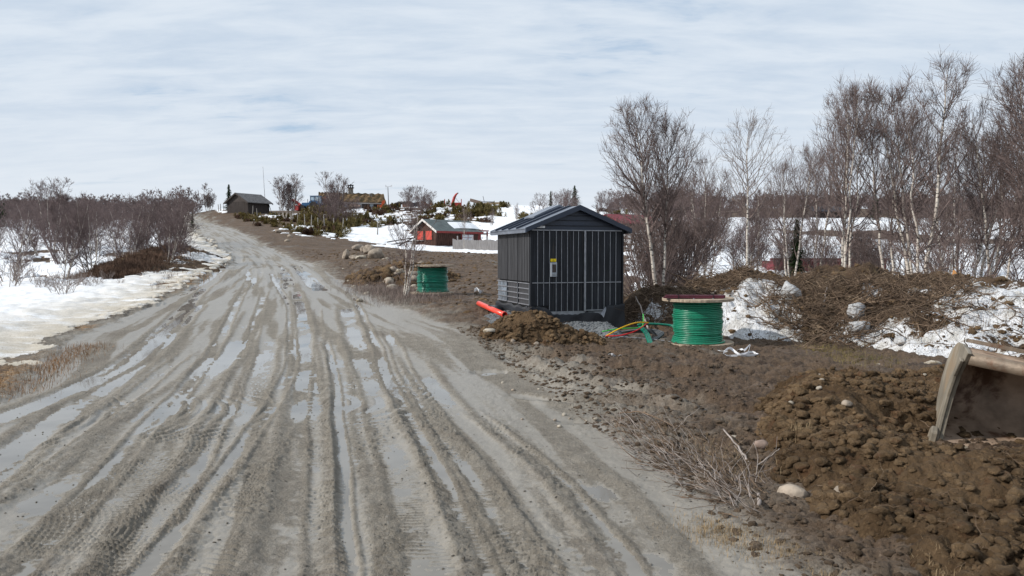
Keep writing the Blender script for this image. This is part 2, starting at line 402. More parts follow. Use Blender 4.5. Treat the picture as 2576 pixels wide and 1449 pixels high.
_l = np.array([(-40, 8), (0, -2.3), (4, -3.9), (8.35, -5.6), (14, -8.1), (22, -10.1), (32, -12.8), (44, -16.2), (55, -20.1), (70, -27.4), (90, -37.1), (110, -45.6), (122, -50.6), (150, -66), (200, -90)], float)
_r = np.array([(-40, 14), (0, 1.9), (4, 1.45), (5.7, 1.25), (7.2, .9), (10, .3), (14, -.9), (19, -2.9), (22, -3.9), (32, -7.3), (44, -11.9), (55, -16.1), (70, -23.1), (90, -32.4), (110, -43.0), (122, -49.2), (150, -63), (200, -86)], float)
_g = np.array([(-40, 14), (0, 1.7), (4, 1.5), (5.7, 1.25), (6.9, 1.25), (7.6, 1.6), (8.6, 1.9), (10.7, 1.0), (13.4, -.5), (22, -3.3), (32, -7.0), (60, -18), (200, -86)], float)
def _sm(tab):
    yy = np.arange(-40, 200, .25); xx = np.interp(yy, tab[:, 0], tab[:, 1]); k = np.hanning(17); k /= k.sum()
    return yy, np.convolve(np.pad(xx, 8, 'edge'), k, 'valid')
_ly, _lx = _sm(_l); _ry, _rx = _sm(_r); _gy, _gx = _sm(_g)
def xl(y): return np.interp(y, _ly, _lx)
def xr(y): return np.interp(y, _ry, _rx)
def xg(y): return np.interp(y, _gy, _gx)

# troughs left by wheels: photo line (grid), half width, depth, tread
def gp(u, v):       # onto the flat part of the road
    p = P(u, v, 10.0); k = CAMZ / (CAMZ - p.z) if p.z < CAMZ else 20; return (p.x * k, 10 * k)
TR = [
 ([(522, 749), (340, 896), (293, 927), (104, 1016), (0, 1052)], .16, .085, 0),
 ([(502, 786), (324, 932), (157, 1047), (0, 1162), (-200, 1330)], .17, .085, 0),
 ([(470, 885), (340, 990), (209, 1078), (0, 1214)], .09, .05, 1),
 ([(600, 860), (500, 960), (413, 1020), (235, 1170), (60, 1300), (-60, 1400)], .20, .070, 0),
 ([(622, 744), (554, 859), (460, 984), (366, 1078), (209, 1267), (31, 1444)], .085, .065, 0),
 ([(640, 800), (575, 900), (480, 1016), (334, 1224), (230, 1300), (100, 1444)], .16, .055, 1),
 ([(669, 760), (617, 901), (575, 1005), (496, 1152), (400, 1300)], .09, .045, 1),
 ([(680, 850), (640, 985), (560, 1130), (500, 1200), (430, 1290), (330, 1444)], .15, .058, 1),
 ([(674, 718), (732, 796), (735, 917), (695, 1016), (627, 1099), (523, 1240), (366, 1430)], .07, .06, 0),
 ([(700, 1080), (620, 1200), (560, 1300), (500, 1444)], .10, .030, 2),
 ([(745, 760), (763, 822), (770, 1005), (756, 1162), (738, 1319), (720, 1444)], .155, .075, 0),
 ([(800, 800), (806, 900), (803, 1005), (803, 1214), (812, 1444)], .07, .03, 2),
 ([(820, 860), (841, 953), (855, 1100), (866, 1267), (874, 1449)], .05, .055, 0),
 ([(830, 860), (868, 965), (885, 1090), (910, 1282), (925, 1444)], .12, .062, 0),
 ([(870, 800), (932, 965), (961, 1090), (1020, 1234), (1080, 1430)], .17, .070, 1),
 ([(880, 760), (946, 880), (985, 985), (1032, 1052), (1090, 1162), (1148, 1282), (1215, 1444)], .065, .065, 0),
 ([(960, 900), (1062, 1061), (1129, 1162), (1190, 1258), (1270, 1425)], .15, .058, 1),
 ([(970, 850), (1042, 970), (1138, 1119), (1210, 1210), (1282, 1330), (1354, 1425)], .08, .05, 2),
 ([(1040, 910), (1150, 1058), (1240, 1140), (1330, 1230), (1450, 1400)], .15, .052, 0),
 ([(1349, 1124), (1425, 1188), (1495, 1230), (1560, 1310), (1640, 1444)], .17, .080, 0),
 ([(1180, 1030), (1300, 1120), (1420, 1230), (1540, 1370), (1600, 1460)], .07, .05, 2),
]
RUT = []
for pts, hw, dp, tr in TR:
    q = np.array([gp(*p) for p in pts]); q = q[np.argsort(q[:, 1])]
    yy = np.linspace(q[0, 1], q[-1, 1], 160); xx = np.interp(yy, q[:, 1], q[:, 0]); k = np.hanning(23); k /= k.sum()
    xx = np.convolve(np.pad(xx, 11, 'reflect', reflect_type='odd'), k, 'valid')
    RUT.append((yy, xx, np.gradient(xx, yy), hw, dp, tr))

YR = []
for pts, hw, dp in (([(1230, 900), (1500, 935), (1800, 957), (2150, 966), (2330, 962)], .22, .07), ([(1200, 880), (1400, 960), (1560, 995), (1700, 1020), (1960, 1048)], .16, .06), ([(1250, 985), (1450, 1018), (1700, 1040), (1850, 1045)], .13, .05), ([(1300, 890), (1600, 908), (1900, 925), (2200, 940)], .14, .05)):
    q = np.array([gp(*p) for p in pts]); q = q[np.argsort(q[:, 0])]; YR.append((q, hw, dp))
HILL_SNOW = [
 [(823, 585), (870, 577), (905, 566), (960, 572), (1000, 562), (1040, 575), (1036, 618), (985, 622), (930, 612), (880, 610), (845, 600)],
 [(985, 622), (1040, 618), (1110, 621), (1180, 606), (1260, 600), (1400, 604), (1400, 645), (1250, 640), (1130, 638), (1040, 634)],
 [(745, 572), (800, 570), (820, 584), (760, 584)], [(660, 540), (700, 542), (716, 552), (680, 552)],
 [(872, 532), (905, 524), (930, 530), (925, 546), (885, 545)], [(900, 555), (950, 540), (1000, 545), (1040, 552), (990, 562), (935, 562)],
 [(1010, 540), (1055, 530), (1060, 545), (1020, 552)], [(1088, 525), (1135, 522), (1140, 560), (1100, 562)],
 [(1185, 575), (1230, 540), (1290, 520), (1330, 518), (1330, 560), (1290, 590), (1210, 600)],
 [(1330, 518), (1500, 512), (1560, 535), (1520, 560), (1400, 590), (1340, 590)], [(765, 553), (800, 545), (830, 549), (800, 558)],
 [(487, 551), (520, 530), (568, 520), (572, 533), (530, 541), (503, 552)],
 [(1100, 575), (1150, 566), (1175, 580), (1120, 600)],
]
BARE_LEFT = [[(262, 712), (300, 690), (380, 690), (330, 712)], [(60, 700), (180, 706), (250, 700), (240, 712), (90, 716)],
             [(100, 604), (210, 598), (230, 612), (120, 618)], [(240, 640), (420, 636), (430, 650), (250, 655)], [(0, 655), (120, 650), (200, 660), (20, 672)]]
BARE_RIGHT = [[(1590, 520), (2600, 524), (2600, 552), (1590, 548)], [(1960, 580), (2200, 582), (2600, 612), (2600, 628), (2150, 600), (1960, 594)],
              [(1560, 640), (1700, 660), (1900, 700), (2200, 720), (2200, 800), (1560, 800)]]
LITTER = [(1150, 930, .3)]

def warp(x, y, amt, seed):
    sc = amt
    return x + fbm(x / sc, y / sc, 4, seed, .6) * sc * .9, y + fbm(x / sc + 9, y / sc, 4, seed + 50, .6) * sc * .9
def polymask(x, y, polys, amt, seed, jit=0.0):
    ww = amt * np.clip(np.hypot(x, y) / 60, .2, 2.0)
    X = x + fbm(x / amt, y / amt, 4, seed, .6) * ww * 1.3; Y = y + fbm(x / amt + 9, y / amt, 4, seed + 50, .6) * ww * 1.3
    out = np.zeros(x.shape)
    for p in polys:
        w_ = dens(p); lo = w_.min(0) - 3 * amt; hi = w_.max(0) + 3 * amt
        s_ = (X > lo[0]) & (X < hi[0]) & (Y > lo[1]) & (Y < hi[1])
        if s_.any(): out[s_] = np.maximum(out[s_], inpoly(X[s_], Y[s_], w_))
    return out

def surface(x, y):
    """full ground surface: z, snow, grey mud, wet, grass"""
    r = np.hypot(x, y); base = G(x, y)
    near = 1 - smooth(r, 45, 90)
    ed = fbm(x / 1.3, y / 1.3, 6, 3, .68) * (.38 + r * .012)
    road = smooth(x - xl(y) + ed, -.12, .12) * smooth(xr(y) - x + ed * .8, -.25, .25) * (y > -30)
    L = smooth(xl(y) - .15 - x + ed * 1.6, -.05, .25)
    greyedge = smooth(xg(y) - x + fbm(x / .8, y / .8, 5, 31, .65) * (1.2 + r * .03), -.7, .9)
    grey = np.maximum(road, greyedge * (1 - L))
    # thin grass verge on the left
    verge = smooth(fbm(x / 1.5, y / 2.2, 3, 71) + .02, 0, .15) * smooth(xl(y) - x, -.1, .15) * (1 - smooth(xl(y) - x, .5, 1.1 + .03 * r)) * smooth(y, 6, 8)
    verge *= np.where(y < 10.5, 1.0, np.where((y > 15) & (y < 19.5) | (y > 27) & (y < 31.5), 1.0, .35))
    verge = np.maximum(verge, smooth(xl(y) - x + ed, -.1, .1) * (1 - smooth(xl(y) - x, .5, 1.2)) * (1 - smooth(y, 10, 11.5)))
    bare = polymask(x, y, BARE_LEFT, 2.5, 5) * (x < xl(y) - 1)
    undn = fbm(x / 5, y / 7, 5, 91, .6)
    bare = np.maximum(bare, smooth(undn, .16, .3) * smooth(y, 34, 60) * L)
    bare = np.maximum(bare, L * smooth(y, 150, 190))
    snow = L * (1 - bare) * (1 - smooth(verge, .3, .6))
    hill = polymask(x, y, HILL_SNOW, 3.0, 15)
    hn = fbm(x / 4.2, y / 4.8, 5, 41, .6)
    R_ = smooth(x - xr(y) - 2.0, 0, 3)
    hillzone = R_ * smooth(y, 70, 82) * (1 - smooth(y, 146, 160))
    snow = np.maximum(snow, np.maximum(hill * R_, hillzone * smooth(hn, .12, .22) * (x > -25 - (y - 70) * .1)))
    snow = np.where((x < xl(y)) & (y > 100) & (y < 150) & (hn > -.25), np.maximum(snow, L), snow)
    az = x / np.maximum(y, .1) * FPX + UC
    back = smooth(az + fbm(x / 3, y / 3, 3, 8) * 60, 1560, 1610) * smooth(y, 17.5, 19.5)
    br = polymask(x, y, BARE_RIGHT[:2], 4.0, 25)
    bn = fbm(x / 1.8, y / 2.4, 5, 61, .6)
    backsnow = back * (1 - br) * np.where(y < 34, smooth(bn, -.16, .02), smooth(bn, -.75, -.55)) * (1 - smooth(y, 190, 230))
    snow = np.maximum(snow * (1 - back), backsnow)
    snow = np.clip(snow, 0, 1)
    # wheel troughs
    z = np.zeros_like(x); rough = np.zeros_like(x); tread = np.zeros_like(x)
    nearm = (y > 2.0) & (y < 34) & (r < 40)
    xs = x[nearm]; ys = y[nearm]; zs = np.zeros_like(xs); rg = np.zeros_like(xs)
    wob = fbm(xs / 1.3, ys / 1.6, 3, 77) * .035
    for k, (yy, xx, dx, hw, dp, tr) in enumerate(RUT):
        c = np.interp(ys, yy, xx); sl = np.interp(ys, yy, dx); d = (xs - c + wob) / np.sqrt(1 + sl * sl)
        act = smooth(ys, yy[0] - 1.0, yy[0]) * (1 - smooth(ys, yy[-1] - 1.0, yy[-1] + .6))
        mod = .78 + .55 * fbm(ys / 1.9 + k * 7.3, xs * .3, 2, 200 + k)
        a = np.abs(d) / hw
        zs += act * dp * .27 * (-mod * np.exp(-np.minimum(a, 3) ** 5) + .30 * np.exp(-((a - 1.42) / .33) ** 2) * (1 + .6 * fbm(xs * 5, ys * 1.6, 3, 300 + k)))
        rg = np.maximum(rg, act * np.exp(-((a - 1.35) / .45) ** 2))
        if tr:
            s_ = ys * np.sqrt(1 + sl * sl) + np.abs(d) * (.5 if tr == 2 else .0)
            zs += act * (1 - smooth(a, 1.5, 1.9)) * .007 * np.sign(np.sin(s_ * 2 * math.pi / (.052 if tr == 1 else .07))) * (1 - smooth(ys, 9, 12)) * smooth(fbm(xs * 1.5, ys * 1.2, 2, 400 + k), -.3, .1)
    z[nearm] = zs; rough[nearm] = rg
    # far streaks along the road
    t_ = (x - xl(y)) / np.maximum(xr(y) - xl(y), .5)
    streak = fbm(t_ * 9, y * .05, 4, 55, .6)
    z += road * smooth(y, 22, 30) * streak * .08 * near
    # mud relief
    lf = fbm(x / 1.1, y / 1.4, 3, 21)
    fine = fbm(x * 6, y * 6, 4, 22, .65)
    fm = 1 - smooth(r, 14, 40)
    cl1 = clods(x * 9, y * 9, 3) * (1 - smooth(r, 12, 25))
    cl2 = clods(x * 22, y * 22, 4) * (1 - smooth(r, 6, 11))
    gbands = smooth(fbm(x * 1.3, y * .35, 3, 83), -.05, .25)
    z += road * (lf * .016 + fine * .010 * fm + gbands * (cl2 * .008 + cl1 * .004) + rough * (cl1 * .008 + cl2 * .006))
    yard = (1 - road) * (1 - L) * (1 - smooth(r, 40, 80))
    rot = x * .97 + y * .1
    ridg = 1 - np.abs(fbm(x * 1.6 + lf * .6, y * 5.2 - x * .8, 4, 92, .55)) * 2.2
    ycl = clods(x * 7 + fine * .5, y * 9, 13)
    yclf = clods(x * 18 + fine, y * 20, 14) * (1 - smooth(r, 9, 16))
    yr = smooth(x - xr(y), -.2, 1.2)
    z += yard * (.6 + .6 * yr) * (lf * .035 + np.clip(ridg, -1, 1) * .036 + ycl * .042 + yclf * .022 + fine * .026 * fm)
    z += (1 - near * 0) * smooth(r, 25, 60) * fbm(x / 6, y / 6, 4, 66) * .28 * (1 - road)
    z += L * near * (fbm(x / 2.6, y / 2.6, 3, 33) * .10 + (1 - snow) * fine * .03)
    sdep = snow * (.06 + .1 * smooth(r, 10, 40) + .09 * smooth(xl(y) - x, .3, 2.5) * (x < xl(y))) * (1 + .5 * fbm(x / .7, y / .7, 3, 34))
    z += sdep + L * smooth(xl(y) - x, .3, 2.2) * (1 - smooth(r, 12, 20)) * .16
    # water
    wl = -.0118 + fbm(x / 3.0, y / 3.0, 2, 96) * .007
    water = road * (z < wl) * (r < 45) * (snow < .05)
    yw = np.zeros_like(x)
    ysel = (y > 5.5) & (y < 17) & (x > -1.5) & (x < 7); xs = x[ysel]; ys = y[ysel]; zq = np.zeros_like(xs)
    for k, (q, hw, dp) in enumerate(YR):
        c = np.interp(xs, q[:, 0], q[:, 1]) + fbm(xs * .8, xs * .3 + k, 2, 700 + k) * .25; sl = np.interp(xs, q[:, 0], np.gradient(q[:, 1], q[:, 0])); a = np.abs(ys - c) / np.sqrt(1 + sl * sl) / hw
        act = smooth(xs, q[0, 0], q[0, 0] + .8) * (1 - smooth(xs, q[-1, 0] - .6, q[-1, 0])); zq += act * dp * (-np.exp(-np.minimum(a, 3) ** 4) + .7 * np.exp(-((a - 1.5) / .4) ** 2) * (1 + fbm(xs * 3, ys * 3, 3, 710 + k)))
    z[ysel] += zq
    for (u, v, ra, rb) in ((1900, 958, 1.5, .28), (2140, 962, .7, .2), (1835, 1045, .45, .22), (1230, 935, .25, .18), (1560, 975, .35, .12), (1480, 1060, .3, .12)):
        q = hit([(u, v)])[0]
        dd = np.hypot((x - q[0]) / ra, (y - q[1]) / rb) + fbm(x * 2.5, y * 4, 3, 97) * .55
        zz0 = 1 - smooth(dd, .6, 1.25); z = z - zz0 * .09; yw = np.maximum(yw, (dd < 1.3) * 1.0)
    yw = (yw > 0) & (z < -.040)
    z = np.where(water > 0, wl, z); z = np.where(yw & (water <= 0), -.040, z)
    wet = ((water > 0) | yw).astype(float)
    band = fbm(t_ * 16 + .2 * lf, y * .13, 3, 88, .5)
    damp = np.clip(road * np.maximum((smooth(band, -.3, .15) * (1 - .45 * smooth(y, 18, 34)) + .3 * smooth(y, 18, 34)), smooth(-z, .004, .016)) * (1 - rough * .7) + (1 - road) * (1 - L) * .45 * smooth(fbm(x / 1.9, y / .8, 4, 98), .02, .25), 0, 1)
    return base + z, snow, grey, wet, np.clip(verge, 0, 1), road, damp

# polar sheet centred under the camera
rows = [.5]
while rows[-1] < 2800:
    r_ = rows[-1]; rows.append(r_ + max(.004, min(r_ * r_ / 1229. * .9, .0085 * r_) if r_ > 3 else (.0067 if r_ > 2.6 else .2)))
rows = np.array(rows)
front = np.radians(np.arange(-39, 39.001, .088))
rest = np.radians(np.concatenate([np.arange(-180, -39, 6.0)]))
rest2 = np.radians(np.arange(45, 180, 6.0))
ang = np.concatenate([rest, front, rest2])
A_, R_g = np.meshgrid(ang, rows)
gx = R_g * np.sin(A_); gy = R_g * np.cos(A_)
sh = gx.shape
z, snow, grey, wet, grs, road, damp = surface(gx.ravel(), gy.ravel())
Vg = np.stack([gx.ravel(), gy.ravel(), z], 1)
nr, nc = sh; idx = np.arange(nr * nc).reshape(sh)
nxt = np.roll(idx, -1, axis=1)
F = np.stack([idx[:-1].ravel(), nxt[:-1].ravel(), nxt[1:].ravel(), idx[1:].ravel()], 1)[:, ::-1]
# centre cap is closed by a fan row
Vg = np.vstack([Vg, [[0, 0, float(Vg[:nc, 2].mean())]]])
ext = lambda a: np.append(a, a[0])
snow, grey, wet, grs, road, damp = map(ext, (snow, grey, wet, grs, road, damp))
# vertex normals of the whole sheet, so the split pieces shade as one
fn = np.cross(Vg[F[:, 1]] - Vg[F[:, 0]], Vg[F[:, 3]] - Vg[F[:, 0]])
vn = np.zeros_like(Vg)
for k in range(4): 
    for c_ in range(3): vn[:, c_] += np.bincount(F[:, k], fn[:, c_], len(Vg))
vn /= np.maximum(np.linalg.norm(vn, axis=1)[:, None], 1e-12)
flip = vn[:, 2] < 0; 
if flip.mean() > .5: F = F[:, ::-1]; vn = -vn

def ground_mat():
    m = bpy.data.materials.new('ground_surface'); m.use_nodes = True; t = NT(m.node_tree); b = t.n['Principled BSDF']
    o = t.new('ShaderNodeTexCoord').outputs['Object']
    a1 = t.new('ShaderNodeAttribute', attribute_name='cover'); sp = t.new('ShaderNodeSeparateColor'); t.link(a1.outputs['Color'], sp.inputs[0])
    a2 = t.new('ShaderNodeAttribute', attribute_name='state'); sp2 = t.new('ShaderNodeSeparateColor'); t.link(a2.outputs['Color'], sp2.inputs[0])
    snow, grey, grass = sp.outputs; road, damp, _ = sp2.outputs
    n_s = t.noise(o, .7, 6, .6); n_m = t.noise(o, 4.5, 6, .65, .2); n_f = t.noise(o, 40, 5, .65)
    mud = t.mix(t.ramp(n_m, .35, .65), (.185, .162, .130), (.240, .214, .176))
    mud = t.mix(t.ramp(n_s, .5, .68), mud, (.175, .150, .120))
    mud = t.mix(t.ramp(n_f, .55, .75), mud, (.32, .295, .26))
    mud = t.mix(t.math('MULTIPLY', t.ramp(n_f, .48, .3), t.math('SUBTRACT', 1.35, road)), mud, (.085, .073, .06))
    wet_sheen = t.mix(n_m, (.228, .205, .172), (.285, .260, .222))  # smooth wet mud, base lightened to carry part of the sky sheen
    dmp = t.ramp(t.math('ADD', damp, t.math('MULTIPLY', t.math('SUBTRACT', t.noise(o, 11, 7, .7), .5), 1.3)), .15, .85)
    mud = t.mix(t.math('MULTIPLY', dmp, .9), mud, wet_sheen)
    br = t.mix(t.ramp(n_m, .35, .65), (.070, .044, .027), (.125, .083, .052))
    br = t.mix(t.ramp(n_s, .46, .62), br, (.112, .072, .043))
    br = t.mix(t.ramp(t.noise(t.mapping(o, (1, .45, 1)), .55, 7, .7, .4), .56, .68), br, (.150, .130, .108))
    br = t.mix(t.ramp(t.noise(t.mapping(o, (.6, 1.3, 1)), 1.9, 7, .72, .3), .52, .64), br, (.045, .028, .018))
    br = t.mix(t.ramp(n_f, .52, .8), br, (.22, .16, .11))
    br = t.mix(t.ramp(n_f, .46, .28), br, (.030, .018, .011))
    c = t.mix(grey, br, mud)
    gr = t.mix(t.ramp(t.noise(o, 22, 5, .7), .4, .65), (.12, .07, .035), (.38, .235, .11))
    c = t.mix(t.math('MULTIPLY', grass, t.ramp(t.noise(o, 7, 5, .6), .35, .55)), c, gr)
    # snow: clean away from the road, stained beside it
    sc = t.mix(t.ramp(n_s, .4, .7), (.83, .85, .88), (.76, .77, .78))
    stain = t.math('MULTIPLY', t.ramp(sp2.outputs[2], .15, .95), t.ramp(t.noise(t.mapping(o, (.6, 1, 1)), 1.6, 7, .7), .28, .55))
    sc = t.mix(stain, sc, (.50, .45, .37))
    sc = t.mix(t.math('MULTIPLY', t.ramp(n_f, .54, .66), t.ramp(sp2.outputs[2], .25, .9)), sc, (.22, .17, .12))
    sf = t.ramp(t.math('ADD', snow, t.math('MULTIPLY', t.math('SUBTRACT', t.noise(o, 8, 6, .7), .5), .7)), .45, .6)
    c = t.mix(sf, c, sc)
    t.link(c, b.inputs['Base Color'])
    rgh = t.math('SUBTRACT', .88, t.math('MULTIPLY', t.math('MULTIPLY', dmp, t.math('SUBTRACT', 1.0, sf)), .52))
    t.link(rgh, b.inputs['Roughness']); b.inputs['Specular IOR Level'].default_value = .38
    h = t.math('ADD', t.math('MULTIPLY', t.noise(o, 55, 6, .7), .5), t.math('MULTIPLY', t.noise(o, 14, 5, .6), .8))
    bs = t.math('MULTIPLY', t.math('SUBTRACT', 1.0, t.math('MULTIPLY', sf, .7)), t.math('SUBTRACT', 1.0, t.math('MULTIPLY', dmp, .72)))
    t.link(t.bump(h, bs, .05), b.inputs['Normal'])
    return m
def water_mat():
    m = bpy.data.materials.new('muddy_puddle'); m.use_nodes = True; t = NT(m.node_tree); b = t.n['Principled BSDF']
    o = t.new('ShaderNodeTexCoord').outputs['Object']
    c = t.mix(t.ramp(t.noise(o, 1.1, 5, .6), .4, .65), (.215, .198, .170), (.160, .145, .122))
    t.link(c, b.inputs['Base Color']); b.inputs['Roughness'].default_value = .035; b.inputs['IOR'].default_value = 1.33
    t.link(t.bump(t.noise(o, 9, 3, .5), .03, .01), b.inputs['Normal'])
    return m
M['ground'] = ground_mat(); M['water'] = water_mat()
fw = wet[F].mean(1) > .7; fs = (snow[F].mean(1) > .5) & ~fw; fr = (road[F].mean(1) > .5) & ~fw & ~fs
def near_road(v):
    x = Vg[:, 0]; y = Vg[:, 1]; return np.where(y > 0, np.exp(-np.maximum(0, xl(y) - x - .2) / 3.6) * (x < xl(y) + 3), .2)
stain = near_road(None)
for nm, sel, mat in (('ground', ~(fw | fs | fr), 'ground'), ('road', fr, 'ground'), ('snow', fs, 'ground'), ('puddle_water', fw, 'water')):
    f = F[sel]; u_, inv = np.unique(f, return_inverse=True)
    me = mesh_from(nm, Vg[u_], inv.reshape(f.shape), M[mat], True)
    for an, arr in (('cover', (snow, grey, grs)), ('state', (road, damp, stain))):
        at_ = me.color_attributes.new(an, 'FLOAT_COLOR', 'POINT')
        d = np.ones((len(u_), 4), np.float32)
        for k in range(3): d[:, k] = arr[k][u_]
        at_.data.foreach_set('color', d.ravel())
    if nm != 'puddle_water': me.normals_split_custom_set_from_vertices(vn[u_].tolist())
    tag(link(nm, me), kind='structure')

def SZ(x, y):
    """finished ground height at single points"""
    return surface(np.atleast_1d(np.asarray(x, float)), np.atleast_1d(np.asarray(y, float)))[0]

# ------------------------------------------------------------------ mounds
def az_of(x, y): return x / y * FPX + UC
BKS = 1.12
BK = np.array([(1560, 17.6, .25, 1.6), (1640, 17.2, .55, 2.2), (1720, 17, .55, 2.4), (1800, 16.8, .85, 2.8), (1880, 16.5, 1.0, 3.0), (1990, 16.3, .92, 3.0), (2080, 16.1, 1.05, 3.0), (2160, 16, 1.12, 3.3), (2260, 15.7, .95, 3.8), (2350, 15.4, .92, 4.2), (2450, 15, .96, 4.4), (2576, 14.6, .85, 4.2), (2800, 14, .8, 4.0)], float)
def bank_h(x, y):
    u = az_of(x, y); ds = np.interp(u, BK[:, 0], BK[:, 1]); H = np.interp(u, BK[:, 0], BK[:, 2]) * BKS; wf = np.interp(u, BK[:, 0], BK[:, 3])
    d = y - ds + fbm(x / .9, y / .9, 3, 501) * .35; t = np.where(d < 0, -d / wf, d / 2.2)
    h = H * (1 - np.clip(t, 0, 1.3) ** 1.35) + (fbm(x / .55, y / .55, 4, 502, .6) * .26 + clods(x * 3, y * 3, 503) * .10 + clods(x * 9, y * 9, 504) * .035) * (t < 1.15) * smooth(1.2 - t, 0, .4)
    return np.where((u < 1560), -.1, h - .05)
LM_c = np.array([(31, -17.2, .3, .6), (33, -17.6, .45, 4.0), (38, -19.2, .7, 4.6), (44, -20.6, 1.0, 4.0), (50, -22.0, 1.1, 3.2), (55, -24.0, .6, 2.6), (58, -25.5, .0, 2.4)], float)
def leftmound_h(x, y):
    cx = np.interp(y, LM_c[:, 0], LM_c[:, 1]); H = np.interp(y, LM_c[:, 0], LM_c[:, 2]); wr = np.interp(y, LM_c[:, 0], LM_c[:, 3])
    d = x - cx + fbm(x / 1.2, y / 1.2, 3, 511) * .6; t = np.where(d > 0, d / wr, -d / 1.6)
    h = H * (1 - np.clip(t, 0, 1.3) ** 1.3) + (fbm(x / .8, y / .8, 4, 512, .6) * .28 + clods(x * 2.2, y * 2.2, 5) * .12) * (t < 1.1) * (H > .02)
    return np.where((y < 31) | (y > 58), -.1, h - .06)
def gauss(x, y, c, s, h): return h * np.exp(-(((x - c[0]) / s[0]) ** 2 + ((y - c[1]) / s[1]) ** 2))
_pb = np.array([(2.9, 2.0), (3.8, 1.93), (4.5, 1.82), (5.2, 1.8), (6.1, 1.95), (6.8, 2.25), (7.6, 2.5), (8.4, 3.1), (9, 4.2)], float)
def pile_h(x, y):
    xb = np.interp(y, _pb[:, 0], _pb[:, 1]) + fbm(x * 1.5, y * 1.5, 3, 521) * .22
    d = np.minimum(x - xb, (8.9 - y + fbm(x, y, 3, 522) * .3)); 
    h = .19 * (1 - np.exp(-np.maximum(d, 0) / .40)) + gauss(x, y, (2.55, 6.75), (.5, .5), .10) + gauss(x, y, (2.5, 5.3), (.45, .5), .10) + gauss(x, y, (3.4, 4.7), (.7, .45), .10) + gauss(x, y, (3.05, 7.35), (.62, .75), .27) + gauss(x, y, (2.6, 6.3), (.6, .5), .08) + gauss(x, y, (4.6, 8.0), (.9, .7), .16) + gauss(x, y, (3.0, 5.0), (.5, .5), .06)
    m = smooth(d, 0, .25)
    wx = x + fbm(x * 5, y * 5, 3, 523) * .05; wy = y + fbm(x * 5 + 4, y * 5, 3, 524) * .05
    h = h + m * (fbm(x * 1.8, y * 1.8, 4, 525, .6) * .10 + clods(wx * 4.2, wy * 4.2, 526) * .045 + clods(wx * 10, wy * 10, 527) * .048 + clods(wx * 21, wy * 21, 528) * .026 + fbm(x * 12, y * 12, 4, 529, .7) * .035)
    h = h * (1 - .97 * np.exp(-((x - 3.66) / .66) ** 4 - ((y - 5.66) / .68) ** 4))
    return np.where(d <= 0, -.08 + d * .2, h - .03)
def kmound_h(x, y):
    c = (.42, 13.05)
    h = gauss(x, y, c, (.52, .6), .42) + gauss(x, y, (-.12, 13.0), (.40, .5), .18) + gauss(x, y, (1.15, 12.85), (.55, .42), .16)
    wx = x + fbm(x * 5, y * 5, 3, 533) * .05
    m = smooth(h, .03, .12)
    h = h + m * (fbm(x * 2.4, y * 2.4, 4, 531, .6) * .12 + clods(wx * 6, y * 6, 532) * .07 + clods(wx * 15, y * 15, 534) * .03)
    return h - .07
def gravel_h(x, y):
    h = gauss(x, y, (-.05, 15.5), (.5, 1.0), .24) + gauss(x, y, (1.25, 14.1), (.55, .42), .30) + gauss(x, y, (1.75, 13.8), (.30, .42), .24) + gauss(x, y, (.3, 14.3), (.5, .5), .26)
    return h + fbm(x * 3, y * 3, 4, 541, .6) * .05 * smooth(h, .05, .2) + clods(x * 14, y * 14, 542) * .012 - .06
def rubble_h(x, y):
    h = gauss(x, y, (-4.3, 30.5), (1.5, 2.2), .62)
    m = smooth(h, .04, .2)
    return h + m * (fbm(x * 1.0, y * 1.0, 4, 551, .6) * .25 + clods(x * 2.4, y * 2.4, 552) * .16 + clods(x * 6, y * 6, 553) * .06) - .06
MOUNDS = []
def patch(name, hf, x0, x1, y0, y1, step, mat, label=None, cat=None, mask=None, kind=None):
    xs = np.arange(x0, x1, step); ys = np.arange(y0, y1, step); X, Y = np.meshgrid(xs, ys)
    h = hf(X, Y); Z = G(X, Y) + h
    n = len(xs); ii = np.arange(X.size).reshape(X.shape)
    f = np.stack([ii[:-1, :-1].ravel(), ii[:-1, 1:].ravel(), ii[1:, 1:].ravel(), ii[1:, :-1].ravel()], 1)
    keep = (h.ravel()[f] > -.055).any(1); f = f[keep]; u_, inv = np.unique(f, return_inverse=True)
    V = np.stack([X.ravel(), Y.ravel(), Z.ravel()], 1)[u_]
    me = mesh_from(name, V, inv.reshape(f.shape), mat, True)
    if mask is not None:
        a = me.attributes.new('mask', 'FLOAT', 'POINT'); a.data.foreach_set('value', mask(V[:, 0], V[:, 1]).astype(np.float32))
    o = link(name, me); tag(o, label, cat, kind=kind); MOUNDS.append(hf); return o
def top(x, y):
    x = np.atleast_1d(np.asarray(x, float)); y = np.atleast_1d(np.asarray(y, float)); z0 = G(x, y); best = np.zeros_like(z0)
    for hf in MOUNDS: best = np.maximum(best, hf(x, y))
    return z0 + best
def hit_fn(u, v, hf):
    X = (u - UC) / FPX; Y = -(v - VC) / FPX; dy = math.cos(PITCH) + Y * math.sin(PITCH); dz = -math.sin(PITCH) + Y * math.cos(PITCH)
    Ds = np.linspace(3, 60, 1500); xx = X / dy * Ds; zz_ = CAMZ + dz / dy * Ds; g = G(xx, Ds) + np.maximum(hf(xx, Ds), 0)
    b = zz_ <= g; i = b.argmax() if b.any() else len(Ds) - 1
    return Vector((xx[i], Ds[i], g[i]))
